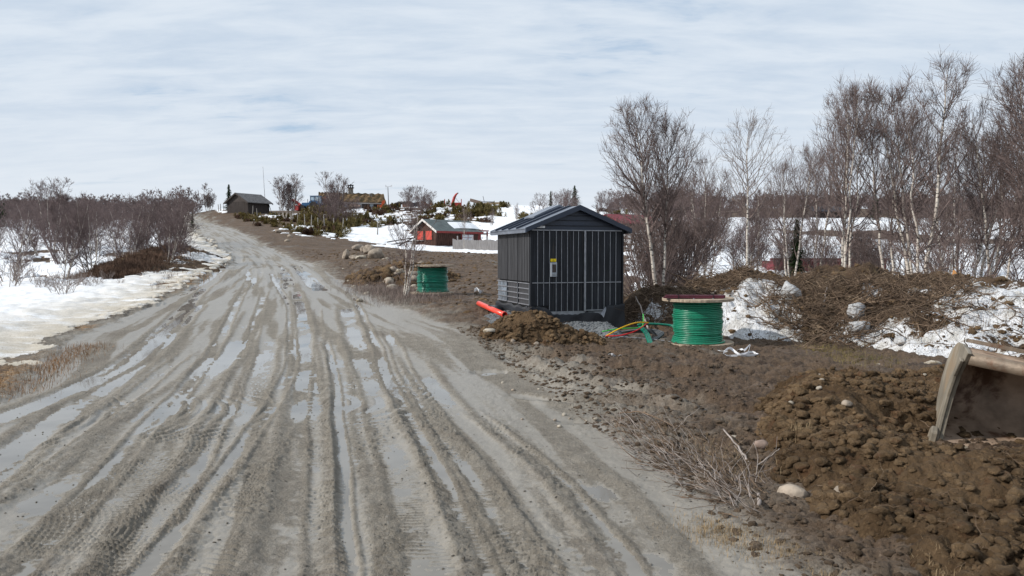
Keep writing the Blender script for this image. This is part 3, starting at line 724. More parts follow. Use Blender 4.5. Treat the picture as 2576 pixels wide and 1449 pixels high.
def blobmask(spots, hf, bg=-.3):
    """spots: (grid u, grid v, radius x m, radius y m, value)"""
    cs = [(hit_fn(u, v, hf), ra, rb, val) for u, v, ra, rb, val in spots]
    def f(x, y):
        m = np.full(x.shape, bg)
        for c, ra, rb, val in cs:
            g = np.exp(-((x - c.x) / ra) ** 2 - ((y - c.y) / rb) ** 2); m = m * (1 - g) + val * g if val < 0 else np.maximum(m, bg + (val - bg) * g)
        return m
    return f
bm = blobmask([(1880, 780, .95, 1.5, 1.5), (1930, 740, .4, .6, 1.0), (2170, 870, .8, .5, 1.3), (2390, 800, .5, .6, 1.0), (1905, 720, .6, .6, 1.2), (1850, 840, .7, .5, 1.2), (1640, 790, .5, .8, .8), (1620, 830, .3, .4, .6), (2150, 850, .5, .7, 1.2), (2240, 860, .6, .5, 1.0), (2330, 870, .8, .6, 1.1), (2440, 900, .7, .9, 1.3),
               (2500, 800, .8, 1.3, 1.4), (2576, 780, .8, 1.6, 1.4), (2350, 730, .7, .4, .9), (2440, 740, .5, .5, 1.0), (2430, 840, .5, .5, .8), (2190, 740, .3, .3, .8), (1985, 760, .3, .3, .4), (2650, 800, 1, 2, 1.3)], bank_h)
patch('snow_bank', bank_h, 1.8, 13, 9.5, 19, .045, M['banksoil'], 'long bank of dirty snow and torn turf under the birches behind the near reel', 'snow bank', bm)
lmask = blobmask([(500, 650, 1.6, 3.0, 1.1), (470, 690, 2.0, 1.6, 1.1), (420, 700, 1.5, 1.2, .9), (530, 620, 1.4, 3, .9), (440, 660, 1.6, 1.6, .5), (550, 650, 1.5, 3, 1.1)], leftmound_h)
patch('snow_bank', leftmound_h, -28, -11, 30, 58.5, .11, M['banksoil'], 'ploughed bank of snow and brown heather turf left of the road bend', 'snow bank', lmask)
patch('soil_pile', pile_h, 1.4, 6.8, 2.95, 9.4, .0185, M['soil'], 'big heap of lumpy brown soil in the lower right, under the excavator bucket', 'soil heap')
patch('soil_pile', kmound_h, -1.6, 2.6, 11.4, 14.8, .022, M['soil'], 'brown soil mound in front of the dark transformer kiosk', 'soil heap')
patch('gravel_pile', gravel_h, -1.5, 3.6, 12.2, 18, .03, M['gravel'], 'grey crushed gravel heaped against the foot of the dark kiosk', 'gravel heap')
patch('rubble_pile', rubble_h, -10, -0.5, 21, 37, .08, M['soil'], 'rubble heap of soil and stones behind the small birch by the far reel', 'rubble heap')

# ------------------------------------------------------------------ tubes in bulk
def tubes(P3, R, sides=3):
    """P3 (M,N,3), R (M,N) -> verts, quads"""
    Mn, N, _ = P3.shape
    T = np.empty_like(P3); T[:, 1:-1] = P3[:, 2:] - P3[:, :-2]; T[:, 0] = P3[:, 1] - P3[:, 0]; T[:, -1] = P3[:, -1] - P3[:, -2]
    T /= np.maximum(np.linalg.norm(T, axis=2, keepdims=True), 1e-9)
    ref = np.where(np.abs(T[:, :1, 2:3]) > .8, np.array([1., 0, 0]), np.array([0, 0, 1.])); ref = np.broadcast_to(ref, T.shape)
    Uv = np.cross(T, ref); Uv /= np.maximum(np.linalg.norm(Uv, axis=2, keepdims=True), 1e-9); B = np.cross(T, Uv)
    a = np.arange(sides) * 2 * math.pi / sides
    V = P3[:, :, None] + R[:, :, None, None] * (Uv[:, :, None] * np.cos(a)[None, None, :, None] + B[:, :, None] * np.sin(a)[None, None, :, None])
    ii = np.arange(Mn * N * sides).reshape(Mn, N, sides); jn = np.roll(ii, -1, axis=2)
    F_ = np.stack([ii[:, :-1], jn[:, :-1], jn[:, 1:], ii[:, 1:]], -1).reshape(-1, 4)
    return V.reshape(-1, 3), F_
def cat(parts):
    V = []; F_ = []; b = 0
    for v, f in parts: V.append(v); F_.append(f + b); b += len(v)
    return np.vstack(V), np.vstack(F_)
def sample(P3, R, n, t0, t1, rng, tp=1.0):
    Mn, N, _ = P3.shape; par = np.repeat(np.arange(Mn), n); t = t0 + (t1 - t0) * rng.random(len(par)) ** tp
    f = t * (N - 1); i = np.minimum(f.astype(int), N - 2); k = (f - i)[:, None]
    p = P3[par, i] * (1 - k) + P3[par, i + 1] * k; d = P3[par, i + 1] - P3[par, i]; d /= np.maximum(np.linalg.norm(d, axis=1, keepdims=True), 1e-9)
    r = R[par, i] * (1 - k[:, 0]) + R[par, i + 1] * k[:, 0]; L = np.linalg.norm(P3[par, -1] - P3[par, 0], axis=1)
    return p, d, r, t, L
def offshoot(p, d, length, ang, rng, N, up, wob, r0, rend):
    m = len(p); ref = rng.normal(size=(m, 3)); q = np.cross(d, ref); q /= np.linalg.norm(q, axis=1, keepdims=True)
    nd = d * np.cos(ang)[:, None] + q * np.sin(ang)[:, None]
    s_ = np.linspace(0, 1, N)[None, :, None] * length[:, None, None]
    pts = p[:, None] + nd[:, None] * s_; L = length[:, None]
    tt = np.linspace(0, 1, N)[None, :]
    pts[..., 2] += up * L * tt ** 2
    w_ = rng.normal(size=(m, N, 3)) * wob * length[:, None, None]; w_[:, 0] = 0; pts = pts + np.cumsum(w_, axis=1) * .6
    R = r0[:, None] * (1 - tt) + rend * tt
    return pts, R
def birch(seed, H=5.0, stems=1, spread=.36, n1=38, n2=8, n3=5, tw=.0028, t_low=.18, lean=.05, top_up=.35, r0=.045):
    rng = np.random.default_rng(seed); N = 14
    tt = np.linspace(0, 1, N)
    T = np.zeros((stems, N, 3)); TRd = np.zeros((stems, N))
    for s_ in range(stems):
        a = rng.random() * 6.28; ln = lean * (1 + rng.random()) * (1 if stems == 1 else 2.6); h = H * (1 if s_ == 0 else .72 + .26 * rng.random())
        wob = np.cumsum(rng.normal(size=(N, 2)) * .012 * H, axis=0) * .5; wob -= wob[0]
        off = (np.array([math.cos(a), math.sin(a)]) * (.06 if stems > 1 else 0))
        T[s_, :, 0] = off[0] + math.cos(a) * ln * h * tt ** .8 + wob[:, 0]; T[s_, :, 1] = off[1] + math.sin(a) * ln * h * tt ** .8 + wob[:, 1]; T[s_, :, 2] = h * tt - .15
        TRd[s_] = (r0 * (1 if s_ == 0 else .75)) * (1 - tt) ** .8 + .004
    trunk = tubes(T, TRd, 8)
    p, d, r, t, L = sample(T, TRd, n1, t_low, .97, rng)
    shape = np.sin(np.clip((t - t_low) / (1 - t_low), 0, 1) ** .75 * math.pi * .80 + .42)
    ln = H * spread * np.clip(shape, .12, 1) * (.65 + .5 * rng.random(len(t)))
    P1, R1 = offshoot(p, d, ln, np.radians(32 + 26 * rng.random(len(t))), rng, 7, top_up, .035, np.minimum(r * .62, .022), tw * 1.2)
    p, d, r, t, L = sample(P1, R1, n2, .12, .98, rng, .8)
    P2, R2 = offshoot(p, d, np.maximum(L * .46 * (1.15 - t), .10) * (.6 + .7 * rng.random(len(t))), np.radians(26 + 28 * rng.random(len(t))), rng, 5, .22, .05, np.minimum(r * .7, .009), tw)
    p, d, r, t, L = sample(P2, R2, n3, .1, 1.0, rng, .7)
    P3_, R3 = offshoot(p, d, (.10 + .22 * rng.random(len(t))) * (H / 5), np.radians(20 + 32 * rng.random(len(t))), rng, 3, .12, .07, np.full(len(t), tw * 1.15), tw * .7)
    return trunk, cat([tubes(P1, R1, 4), tubes(P2, R2, 3), tubes(P3_, R3, 3)])
PROT = {}
def tree_proto(key, barkmat, twigmat, **k):
    tr, cr = birch(**k); PROT[key] = (mesh_from('birch_trunk', tr[0], tr[1], M[barkmat], True), mesh_from('birch_crown', cr[0], cr[1], M[twigmat], True), k['H'])
def put_tree(key, pos, H, label, group=None, rot=None, name='birch_tree', cat_='tree', sx=1.0):
    t_, c_, h0 = PROT[key]
    o = thing(name, label, cat_, pos, rot if rot is not None else random.random() * 6.28, group); s = H / h0; o.scale = (s * sx, s * sx, s)
    link('trunk', t_, o); link('crown', c_, o); return o
tree_proto('A', 'bark', 'twig', seed=1, H=5.0, stems=2, spread=.30, n1=60, n2=8, n3=5, t_low=.28, lean=.025, r0=.055)
tree_proto('B', 'bark', 'twig_pale', seed=2, H=5.0, stems=1, spread=.36, n1=34, n2=6, n3=4, t_low=.34, lean=.02)
tree_proto('C', 'bark', 'twig', seed=3, H=5.0, stems=3, spread=.30, n1=30, n2=7, n3=5, t_low=.25, lean=.05)
tree_proto('D', 'bark', 'twig', seed=4, H=5.0, stems=4, spread=.27, n1=28, n2=7, n3=5, t_low=.22, lean=.05, r0=.05)
tree_proto('E', 'bark', 'twig', seed=5, H=5.0, stems=2, spread=.30, n1=34, n2=7, n3=5, t_low=.3, lean=.04)
tree_proto('L1', 'bark', 'twig_far', seed=6, H=4.0, stems=4, spread=.34, n1=22, n2=6, n3=3, t_low=.12, tw=.0042, r0=.035, lean=.07)
tree_proto('L2', 'bark', 'twig_far', seed=7, H=4.0, stems=3, spread=.32, n1=24, n2=6, n3=3, t_low=.2, tw=.0042, r0=.035)
tree_proto('L3', 'twig_far', 'twig_far', seed=8, H=3.0, stems=7, spread=.30, n1=11, n2=6, n3=3, t_low=.08, tw=.0048, r0=.022, lean=.09)
tree_proto('S1', 'twig', 'twig', seed=9, H=2.2, stems=9, spread=.30, n1=8, n2=5, n3=4, t_low=.12, tw=.0032, r0=.013, lean=.12)
tree_proto('S2', 'deadgrey', 'twig_pale', seed=10, H=1.0, stems=6, spread=.3, n1=5, n2=3, n3=2, t_low=.3, tw=.0035, r0=.009, lean=.14)
tree_proto('H1', 'bark', 'twig_far', seed=12, H=6.0, stems=4, spread=.30, n1=24, n2=6, n3=4, t_low=.22, tw=.009, r0=.07, lean=.05)

# right-hand birches (u, depth, top v, proto, label)
RT = [
 (1662, 18.2, 268, 'A', 'broad white-stemmed birch standing just right of the dark kiosk', .9),
 (1886, 17.0, 315, 'B', 'slender pale birch with torn orange bark rising from the snow bank behind the near reel', .9),
 (1772, 24, 400, 'C', 'smaller brown birch between the broad birch and the slender pale one', .9),
 (1990, 23, 372, 'C', 'rounded birch just right of the slender pale birch', .85),
 (2118, 22, 222, 'D', 'tall multi-stemmed birch left of the tallest birch on the right', .8),
 (2245, 21, 240, 'E', 'birch with a forked white trunk close beside the tallest birch', .8),
 (2318, 20.5, 182, 'D', 'tallest dense birch in the row at the right, above the snow bank', .95),
 (2440, 22, 285, 'E', 'lower thin birch in the gap between the tallest birch and the frame edge', .85),
 (2505, 20, 262, 'C', 'birch with white lower stems near the right edge of the view', .85),
 (2600, 18.5, 150, 'A', 'big birch cut by the right edge of the view', .9),
 (2050, 27, 330, 'E', 'thin grey birch behind the left of the tall right-hand group', .8),
 (2385, 28, 300, 'C', 'thin birch set back behind the tallest birch', .8),
]
for k, (u, D, vt, pr, lab, sx_) in enumerate(RT):
    p = at(u, D); p.z = float(top(p.x, p.y)[0]); Ht = P(u, vt, D).z - p.z
    put_tree(pr, p, Ht, lab, 'birches behind the bank on the right', rot=k * 1.9, sx=sx_)
random.seed(5)
for k in range(30):
    D = random.uniform(19, 42); u = random.uniform(1590, 2650); p = at(u, D)
    put_tree(random.choice(['S1', 'S1', 'E', 'L2']), p, random.uniform(1.6, 3.4) * (1 if D < 30 else 1.25), 'bare sapling behind the bank, ' + ('between kiosk and slender birch' if u < 1880 else 'between slender and tall birches' if u < 2100 else 'under the tallest birches' if u < 2400 else 'near the right edge') + (', front row' if D < 30 else ', set back'), 'saplings behind the snow bank', name='birch_sapling', cat_='sapling')
for k in range(7):
    D = random.uniform(19, 22); u = random.uniform(1600, 1720); p = at(u, D)
    put_tree('S1', p, random.uniform(1.6, 2.9), ['lowest','widest','tallest','leftmost','rightmost','nearest','farthest'][k] * 0 + 'reddish bare shrub between the kiosk and the broad birch', 'shrubs right of the kiosk', name='bare_shrub', cat_='shrub')
for k in range(11):
    D = random.uniform(48, 80); u = random.uniform(1590, 1840) if k < 7 else random.uniform(1840, 2600); p = at(u, D)
    put_tree(random.choice(['L1', 'L2', 'L3']), p, random.uniform(3, 5.5) * (1 if u < 1840 else .6), 'brown bare birch on the snowfield far behind the right-hand birches', 'distant birches on the right', sx=1.1)
random.seed(77)
for k in range(12):
    u = 1940 + 26 * k; p = at(u, random.uniform(26, 28.5)); put_tree('S1', p, random.uniform(1.3, 2.2), 'reddish shrub in front of the half-hidden red container', 'shrubs before the red container', name='bare_shrub', cat_='shrub')
# left thicket
LT = [(132, 60, 450, 'H1', 'tall thin birch standing above the left thicket'), (232, 34, 500, 'L1', 'white-stemmed birch in front of the left thicket, at the end of the heather bank'),
      (158, 33, 505, 'L2', 'birch with dark crown nearest the left snow, beside the white-stemmed one'), (20, 30, 520, 'L1', 'dense bare birch at the left edge of the view'), (440, 62, 488, 'L1', 'rounded dark birch clump closest to the road bend'),
      (415, 60, 492, 'L2', 'birch just left of the rounded clump by the road bend'), (462, 66, 498, 'L1', 'birch leaning over the road edge right of the rounded clump'), (345, 58, 500, 'L2', 'white-stemmed birch beyond the heather bank')]
for k, (u, D, vt, pr, lab) in enumerate(LT):
    p = at(u, D); put_tree(pr, p, P(u, vt, D).z - p.z, lab, 'birches left of the road', rot=k * 1.3)
random.seed(9)
for k in range(78):
    D = random.uniform(38, 115) ** 1.0; 
    if random.random() < .25: D = random.uniform(110, 170)
    u = random.uniform(-120, 478)
    p = at(u, D)
    if p.x > float(xl(D)) - 2.5: continue
    if u < 270 and random.random() < .5: continue
    vt = random.gauss(528, 18) if u < 400 else random.gauss(512, 14)
    Ht = min(max(P(u, vt, D).z - p.z, 1.5), 6.5)
    put_tree(random.choice(['L1', 'L2', 'L3', 'L3', 'L1']), p, Ht, 'bare birch in the left thicket, ' + ('at the left edge' if u < 110 else 'behind the white-stemmed birches' if u < 290 else 'above the heather bank' if u < 400 else 'close to the road bend') + (', near rows' if D < 60 else ', middle rows' if D < 95 else ', far rows'), 'thicket left of the road', sx=1.15)
SHL = ['left one of two front shrubs standing at the tree edge, leafless', 'tallest forked shrub at the front of the left snow, leafless', 'leafless forked shrub just right of the tallest front shrub', 'leafless thin shrub just left of the two front shrubs', 'leafless slim shrub left of the paired stems in the left snow', 'right of the paired slim stems in the left snow, leafless', 'leafless short shrub right of the paired stems', 'leafless tiny shrub right of the short one in the left snow', 'leafless bushy shrub at the far left front', 'leafless bushiest shrub at the left edge of the snow', 'leafless shrub at the left foot of the heather bank', 'leafless shrub behind the tallest front shrub', 'leafless dark short stems sticking up near the orange grass', 'left tuft of twigs above the orange grass, leafless', 'right tuft of twigs above the orange grass, leafless', 'left of three shrubs behind the heather bank, leafless', 'right of three shrubs behind the heather bank, leafless', 'leafless small shrub at the left end behind the heather bank']
for k, (u, v, h) in enumerate([(120, 742, .75), (150, 752, 1.0), (165, 752, .9), (95, 740, .8), (215, 735, .8), (232, 735, .7), (250, 728, .5), (300, 725, .35), (60, 728, 1.2), (20, 735, 1.3), (270, 716, .6), (180, 735, .9), (390, 738, .45), (418, 712, .35), (428, 705, .35), (310, 655, .7), (330, 655, .7), (280, 660, .8)]):
    p = ground_pt(u, v, .08)
    put_tree('S2', p, h, SHL[k], 'shrubs in the left snow', name='bare_shrub', cat_='shrub')

# small birch beside the far reel
p = at(1012, 21.6); tree_proto('N', 'bark', 'twig', seed=21, H=3.0, stems=3, spread=.42, n1=13, n2=6, n3=3, t_low=.2, tw=.0035, r0=.034, lean=.06)
put_tree('N', p, 2.45, 'small white-stemmed birch left of the far cable reel', rot=2.2)

# twig stuff
def heap_twigs(name, n, posf, lenr, rad, mat, rng, updir=.15, dirf=None, N=6, wob=.07, parent=None, sides=4, lift=.02):
    xy = posf(n, rng); z = top(xy[:, 0], xy[:, 1]); p = np.column_stack([xy, z + lift * rng.random(n)])
    a = rng.random(n) * 6.28 if dirf is None else dirf(n, rng); el = rng.normal(updir, .28, n)
    d = np.stack([np.cos(a) * np.cos(el), np.sin(a) * np.cos(el), np.sin(el)], 1)
    ln = lenr[0] + (lenr[1] - lenr[0]) * rng.random(n) ** 1.6; r = rad[0] + (rad[1] - rad[0]) * rng.random(n) ** 2
    s_ = np.linspace(0, 1, N); pts = p[:, None] + d[:, None] * (s_[None, :, None] * ln[:, None, None])
    w_ = rng.normal(size=(n, N, 3)) * wob * ln[:, None, None]; w_[:, 0] = 0; pts += np.cumsum(w_, axis=1) * .7
    g = top(pts[..., 0].ravel(), pts[..., 1].ravel()).reshape(n, N)
    over = pts[..., 2] - g; pts[..., 2] = g + np.where(over < .01, .01 + .02 * rng.random((n, N)), np.minimum(over, .06 + over * .7))
    V, F_ = tubes(pts, r[:, None] * (1 - .6 * s_[None]), sides)
    return link(name, mesh_from(name, V, F_, M[mat], True), parent)
def disc(u, v, rx, ry, hf=bank_h):
    c = hit_fn(u, v, hf)
    def f(n, rng):
        a = rng.random(n) * 6.28; q = np.sqrt(rng.random(n)); return np.stack([c.x + np.cos(a) * q * rx, c.y + np.sin(a) * q * ry], 1)
    return f
rg = np.random.default_rng(33)
for (u, v, rx, ry, n, lab) in [(2060, 770, 1.0, 1.3, 1500, 'largest tangle of torn brown branches, in the middle of the snow bank'),
                               (1700, 760, 1.3, 1.0, 800, 'tangle of twigs on the bank at the foot of the broad birch'),
                               (2290, 750, 1.1, .9, 800, 'tangle of brown twigs and turf on the bank behind the soil heap'),
                               (2180, 860, 1.9, .8, 320, 'scattered twigs along the foot of the snow bank'),
                               (2520, 830, 1.2, 1.6, 200, 'loose dark twigs lying over the white snow near the right edge'),
                               (1830, 712, .8, .5, 300, 'brush lying on the crest of the bank behind the slender birch')]:
    o = heap_twigs('brush_pile', n, disc(u, v, rx, ry), (.12, .95), (.003, .013), 'debris', rg, .3)
    tag(o, lab, 'brush pile', 'tangles of brush on the snow bank')
# thick broken branches sticking from the bank
def curve(pts, n=8):
    out = []; q = [Vector(a) for a in pts]; q = [q[0]] + q + [q[-1]]
    for i in range(1, len(q) - 2):
        for k in range(n):
            t = k / n; a, b, c, d = q[i - 1:i + 3]
            out.append(.5 * ((2 * b) + (c - a) * t + (2 * a - 5 * b + 4 * c - d) * t * t + (3 * b - a - 3 * c + d) * t ** 3))
    return out + [q[-2]]
def branch(name, pts, r0, r1, mat, label, tip=None, group=None):
    path = curve(pts, 6); n = len(path); jj = min(.012, r0 * .7)
    path = [p_ + Vector((random.uniform(-1, 1), random.uniform(-1, 1), random.uniform(-1, 1))) * jj for p_ in path]
    root = thing(name, label, 'branch', path[0], 0, group); loc = [a - path[0] for a in path]
    MB().tube(loc, [r0 + (r1 - r0) * i / (n - 1) for i in range(n)], 7).build('bark', M[mat], root, True)
    if tip: MB().tube([loc[0], loc[0] - (loc[1] - loc[0]).normalized() * tip], [r0 * .95, r0 * .3], 6).build('torn_end', M['torn'], root)
    return root
branch('broken_branch', [P(2095, 815, 14.3), P(2110, 755, 14.5), P(2190, 722, 14.9), P(2290, 700, 15.3)], .040, .012, 'debris', 'thickest broken branch with orange torn wood, rising from the middle of the bank', .16, 'broken branches on the bank')
branch('broken_branch', [P(2118, 770, 14.4), P(2150, 735, 14.6), P(2195, 690, 15)], .028, .008, 'debris', 'thinner upright broken branch beside the thickest one on the bank', .14, 'broken branches on the bank')
branch('broken_branch', [P(2068, 830, 14.2), P(2072, 770, 14.3), P(2080, 722, 14.6)], .02, .008, 'deadgrey', 'short upright grey branch left of the thickest broken branch', .1, 'broken branches on the bank')
branch('broken_branch', [P(2175, 745, 14.6), P(2180, 790, 14.3)], .02, .012, 'debris', 'forked dark branch hanging right of the thickest broken branch', None, 'broken branches on the bank')
branch('broken_branch', [P(1635, 845, 14.6), P(1622, 800, 15), P(1600, 745, 15.6)], .022, .012, 'deadgrey', 'pale split branch leaning beside the right edge of the kiosk', .16, 'broken branches on the bank')
branch('broken_branch', [P(1960, 742, 15.2), P(1915, 720, 15.6), P(1860, 705, 16)], .022, .01, 'debris', 'curved branch lying left of the snow block', .08, 'broken branches on the bank')
st = branch('tree_stump', [P(2402, 732, 15.0), P(2403, 690, 15.0)], .055, .045, 'debris', 'snapped stump with orange top on the crest of the bank at right', None); st['category'] = 'stump'
MB().tube([(0, 0, .31), (-.02, 0, .40)], [.05, .02], 6).build('torn_end', M['torn'], st)
st = branch('tree_stump', [P(2452, 770, 14.6), P(2448, 742, 14.6)], .04, .045, 'debris', 'short dark stump on the snow right of the snapped stump', None); st['category'] = 'stump'

# foreground dead brush
def fg_pos(n, rng):
    a = rng.random(n); u = 1560 + a * 360 + rng.normal(0, 26, n); v = 1068 + a * 215 + rng.normal(0, 28, n); q = np.array([gp(x, y) for x, y in zip(u, v)]); return q
o = heap_twigs('dead_brush', 300, fg_pos, (.12, .5), (.002, .006), 'debris', np.random.default_rng(42), .25, lambda n, r: r.normal(2.35, .9, n), lift=.04)
tag(o, 'brown roots and torn twigs mixed under the grey dead twigs beside the road', 'brush')
o = heap_twigs('dead_brush', 290, fg_pos, (.10, .5), (.0016, .0045), 'deadgrey', np.random.default_rng(41), .32, lambda n, r: r.normal(2.35, .85, n), lift=.03)
tag(o, 'low heap of grey dead twigs between the road and the soil heap', 'brush')
branch('dead_branch', [gp(1912, 1302) + (.08,), P(1898, 1215, 5.45), P(1890, 1180, 5.6), P(1862, 1130, 5.95), P(1820, 1080, 6.4)], .013, .006, 'deadgrey', 'longest bare grey branch lying across the left foot of the soil heap')
branch('dead_branch', [P(1890, 1180, 5.6), P(1935, 1150, 5.6), P(1960, 1128, 5.6)], .008, .003, 'deadgrey', 'short forked twig pointing up at the left side of the soil heap')
branch('dead_branch', [gp(1560, 1052) + (.05,), gp(1620, 1062) + (.09,), gp(1705, 1095) + (.06,)], .008, .005, 'debris', 'peeled brown branch at the far end of the grey brush')

# straw & grass tufts
def blades(n, posf, h, mat, name, rng, wd=.003, spread=.5, zf=None):
    xy = posf(n, rng); z = (zf or top)(xy[:, 0], xy[:, 1]); a = rng.random(n) * 6.28; l = h * (.4 + .8 * rng.random(n)); t = rng.random(n) * spread
    base = np.column_stack([xy, z - .005]); tip = base + np.stack([np.cos(a) * l * t, np.sin(a) * l * t, l * np.sqrt(np.maximum(0, 1 - t * t * .9))], 1)
    mid = (base + tip) / 2; mid[:, 2] += l * .08; b2 = a + 1.57; off = np.stack([np.cos(b2), np.sin(b2), 0 * b2], 1) * wd
    V = np.stack([base - off, base + off, mid + off * .7, mid - off * .7, tip + off * .15, tip - off * .15], 1).reshape(-1, 3); k = np.arange(n)[:, None] * 6
    F_ = np.vstack([k + np.array([0, 1, 2, 3]), k + np.array([3, 2, 4, 5])])
    return mesh_from(name, V, F_, M[mat])
def seg_pos(pts, jitter, fn=None):
    pts = np.array([ (fn(*p) if fn else hit([p])[0])[:2] for p in pts], float)
    def f(n, rng):
        t = rng.random(n) * (len(pts) - 1); i = np.minimum(t.astype(int), len(pts) - 2); k = (t - i)[:, None]
        return pts[i] * (1 - k) + pts[i + 1] * k + rng.normal(size=(n, 2)) * jitter
    return f
gs = np.random.default_rng(51)
tag(link('dry_grass', blades(3200, seg_pos([(-40, 1010), (60, 960), (150, 905), (230, 870)], .20), .09, 'grass', 'dry_grass', gs, .0025, .95)), 'reddish dry grass along the left road edge in the foreground', 'dry grass', kind='stuff')
tag(link('dry_grass', blades(2600, seg_pos([(400, 735), (440, 718), (500, 695)], .28), .16, 'grass', 'dry_grass', gs, .006, .9)), 'orange dry grass strip between the left snow and the road', 'dry grass', kind='stuff')
tag(link('dry_grass', blades(6500, seg_pos([(1760, 1320), (1900, 1370), (2080, 1420), (2300, 1470)], .13, gp), .04, 'straw', 'dry_grass', gs, .0015, .98)), 'trampled straw and dead grass at the bottom right edge of the road', 'dry grass', kind='stuff')
tag(link('dry_grass', blades(900, seg_pos([(1640, 1090), (1800, 1150), (1900, 1230)], .14, gp), .10, 'straw', 'dry_grass', gs, .0018, .95)), 'pale straw caught in the grey dead twigs', 'dry grass', kind='stuff')
for (u, v, n, lab) in [(2010, 1085, 160, 'pale straw tuft on the left shoulder of the soil heap'), (2235, 930, 130, 'pale straw tuft between the soil heap and the bucket')]:
    c = hit_fn(u, v, pile_h); 
    tag(link('straw_tuft', blades(n, lambda m, r: np.array([c.x, c.y]) + r.normal(size=(m, 2)) * .05, .08, 'straw', 'straw_tuft', gs, .002, .9)), lab, 'straw tuft')
# low shrubs around the far reel
tag(link('heath_scrub', blades(9000, seg_pos([(925, 700), (960, 735), (1030, 745), (1060, 765)], .55), .26, 'twig_pale', 'heath_scrub', gs, .0035, .8)), 'low grey-brown leafless scrub left of the far cable reel', 'scrub', kind='stuff')
tag(link('heath_scrub', blades(4500, seg_pos([(2080, 880), (2140, 905), (2200, 925)], .28), .11, 'juniper', 'heath_scrub', gs, .003, .95)), 'flattened greenish scrub on the soil right of the near reel', 'scrub', kind='stuff')
tag(link('brown_turf', blades(14000, seg_pos([(275, 700), (300, 680), (330, 665), (380, 645), (430, 618), (480, 600)], .75, lambda u, v: tuple(hit_fn(u, v, leftmound_h))), .24, 'heath', 'brown_turf', gs, .012, .95)), 'brown heather turf draped along the bank left of the road', 'turf', kind='stuff')
tag(link('turf_litter', blades(11000, lambda n, r: np.column_stack([r.uniform(2.2, 8.5, n), r.uniform(11.5, 17, n)]), .09, 'debris', 'turf_litter', gs, .003, .97)), 'fine brown root litter spread over the snow bank', 'litter', kind='stuff')

# ------------------------------------------------------------------ stones
def rock_mesh(seed, sx_, sy_, sz_, mat, rough=.22, sub=3):
    import bmesh
    bm_ = bmesh.new(); bmesh.ops.create_icosphere(bm_, subdivisions=sub, radius=1.0); rng = np.random.default_rng(seed)
    cuts = [(Vector(rng.normal(size=3)).normalized(), .62 + .3 * rng.random()) for _ in range(9)]; ph = rng.random(3) * 10
    for v in bm_.verts:
        p = v.co.copy()
        for n, d in cuts:
            e = p.dot(n) - d
            if e > 0: p -= n * e * .85
        f = 1 + rough * .35 * (math.sin(p.x * 3 + ph[0]) * math.cos(p.y * 3.7 + ph[1]) + .5 * math.sin(p.z * 6 + ph[2] + p.x * 5))
        v.co = Vector((p.x * sx_ * f, p.y * sy_ * f, p.z * sz_ * f))
    me = bpy.data.meshes.new('stone'); bm_.to_mesh(me); bm_.free(); me.materials.append(mat)
    me.polygons.foreach_set('use_smooth', np.ones(len(me.polygons), bool)); return me
BL = [(870.5, 636, 40.8, .19, .30, .34, .35, 'upright oval boulder at the left end of the boulder group'),
      (892, 641, 40.6, .30, .25, .15, .15, 'low dark boulder between the upright oval one and the pale flat one'),
      (908, 641, 40.2, .32, .27, .16, -.1, 'palest flat-topped boulder at the front of the group'),
      (946, 636, 40.3, .46, .36, .34, -.25, 'largest cracked boulder at the right end of the group'),
      (928, 628, 41.4, .36, .34, .27, -.3, 'tilted brown boulder behind the pale one and the largest one'),
      (903, 623, 42.2, .50, .34, .18, 0, 'long flat boulder topping the back of the group'),
      (914, 628, 41.6, .16, .2, .2, 0, 'small round boulder wedged in the middle of the group')]
for k, (u, v, D, a, b_, c_, tilt, lab) in enumerate(BL):
    p = P(u, v, D); p.z = max(p.z, float(G(p.x, p.y)) + c_ * .5)
    if v > 630: p.z = float(G(p.x, p.y)) + c_ * .75
    o = link('boulder', rock_mesh(60 + k, a, b_, c_, M['stone_pale' if k == 2 else 'stone'])); o.location = p; o.rotation_euler = (0, tilt, k * .8 if False else .2 * k); tag(o, lab, 'boulder', 'boulders between the road and the red cabin')
def stone(u, v, s, lab, hf=None, mat='stone_pale', grp=None, flat=.6, seed=None):
    p = hit_fn(u, v, hf) if hf else ground_pt(u, v); p.z = float(top(p.x, p.y)[0]) + s * flat * .35
    o = link('stone', rock_mesh(seed or int(u + v), s, s * .8, s * flat, M[mat], .25, 2)); o.location = p; o.rotation_euler = (random.uniform(-.3, .3), random.uniform(-.3, .3), random.uniform(0, 6)); tag(o, lab, 'stone', grp); return o
stone(1372, 885, .085, 'pale angular stone at the front foot of the mound before the kiosk', kmound_h)
stone(1349, 872, .055, 'small brown stone just above the pale angular one', kmound_h, 'stone')
stone(1230, 838, .15, 'yellowish slab lying on the left of the mound before the kiosk', kmound_h, flat=.35)
stone(1290, 862, .07, 'round earthy stone in the left flank of the mound before the kiosk', kmound_h, 'stone')
stone(1510, 869, .075, 'round beige stone among the cable ends', None)
stone(1930, 911, .05, 'small round stone on the soil right of the white strap')
stone(2212, 925, .085, 'oval pale stone on the soil below the snow bank')
stone(2272, 930, .06, 'second pale stone right of the oval one below the snow bank')
stone(2340, 925, .16, 'wide tan stone at the edge of the snow near the bucket', flat=.45)
stone(1848, 1107, .055, 'pale stone in front of the left foot of the soil heap', None)
stone(1918, 1125, .07, 'pinkish stone at the left foot of the soil heap', pile_h, 'stone_pink')
stone(2068, 962, .028, 'small cream stone on the top left of the soil heap', pile_h); stone(2060, 978, .03, 'second cream stone just below the small one on the soil heap', pile_h)
stone(2130, 1022, .055, 'soil-covered stone in the upper face of the soil heap', pile_h, 'stone')
stone(1990, 1016, .03, 'small cream stone at the upper left edge of the soil heap', pile_h)
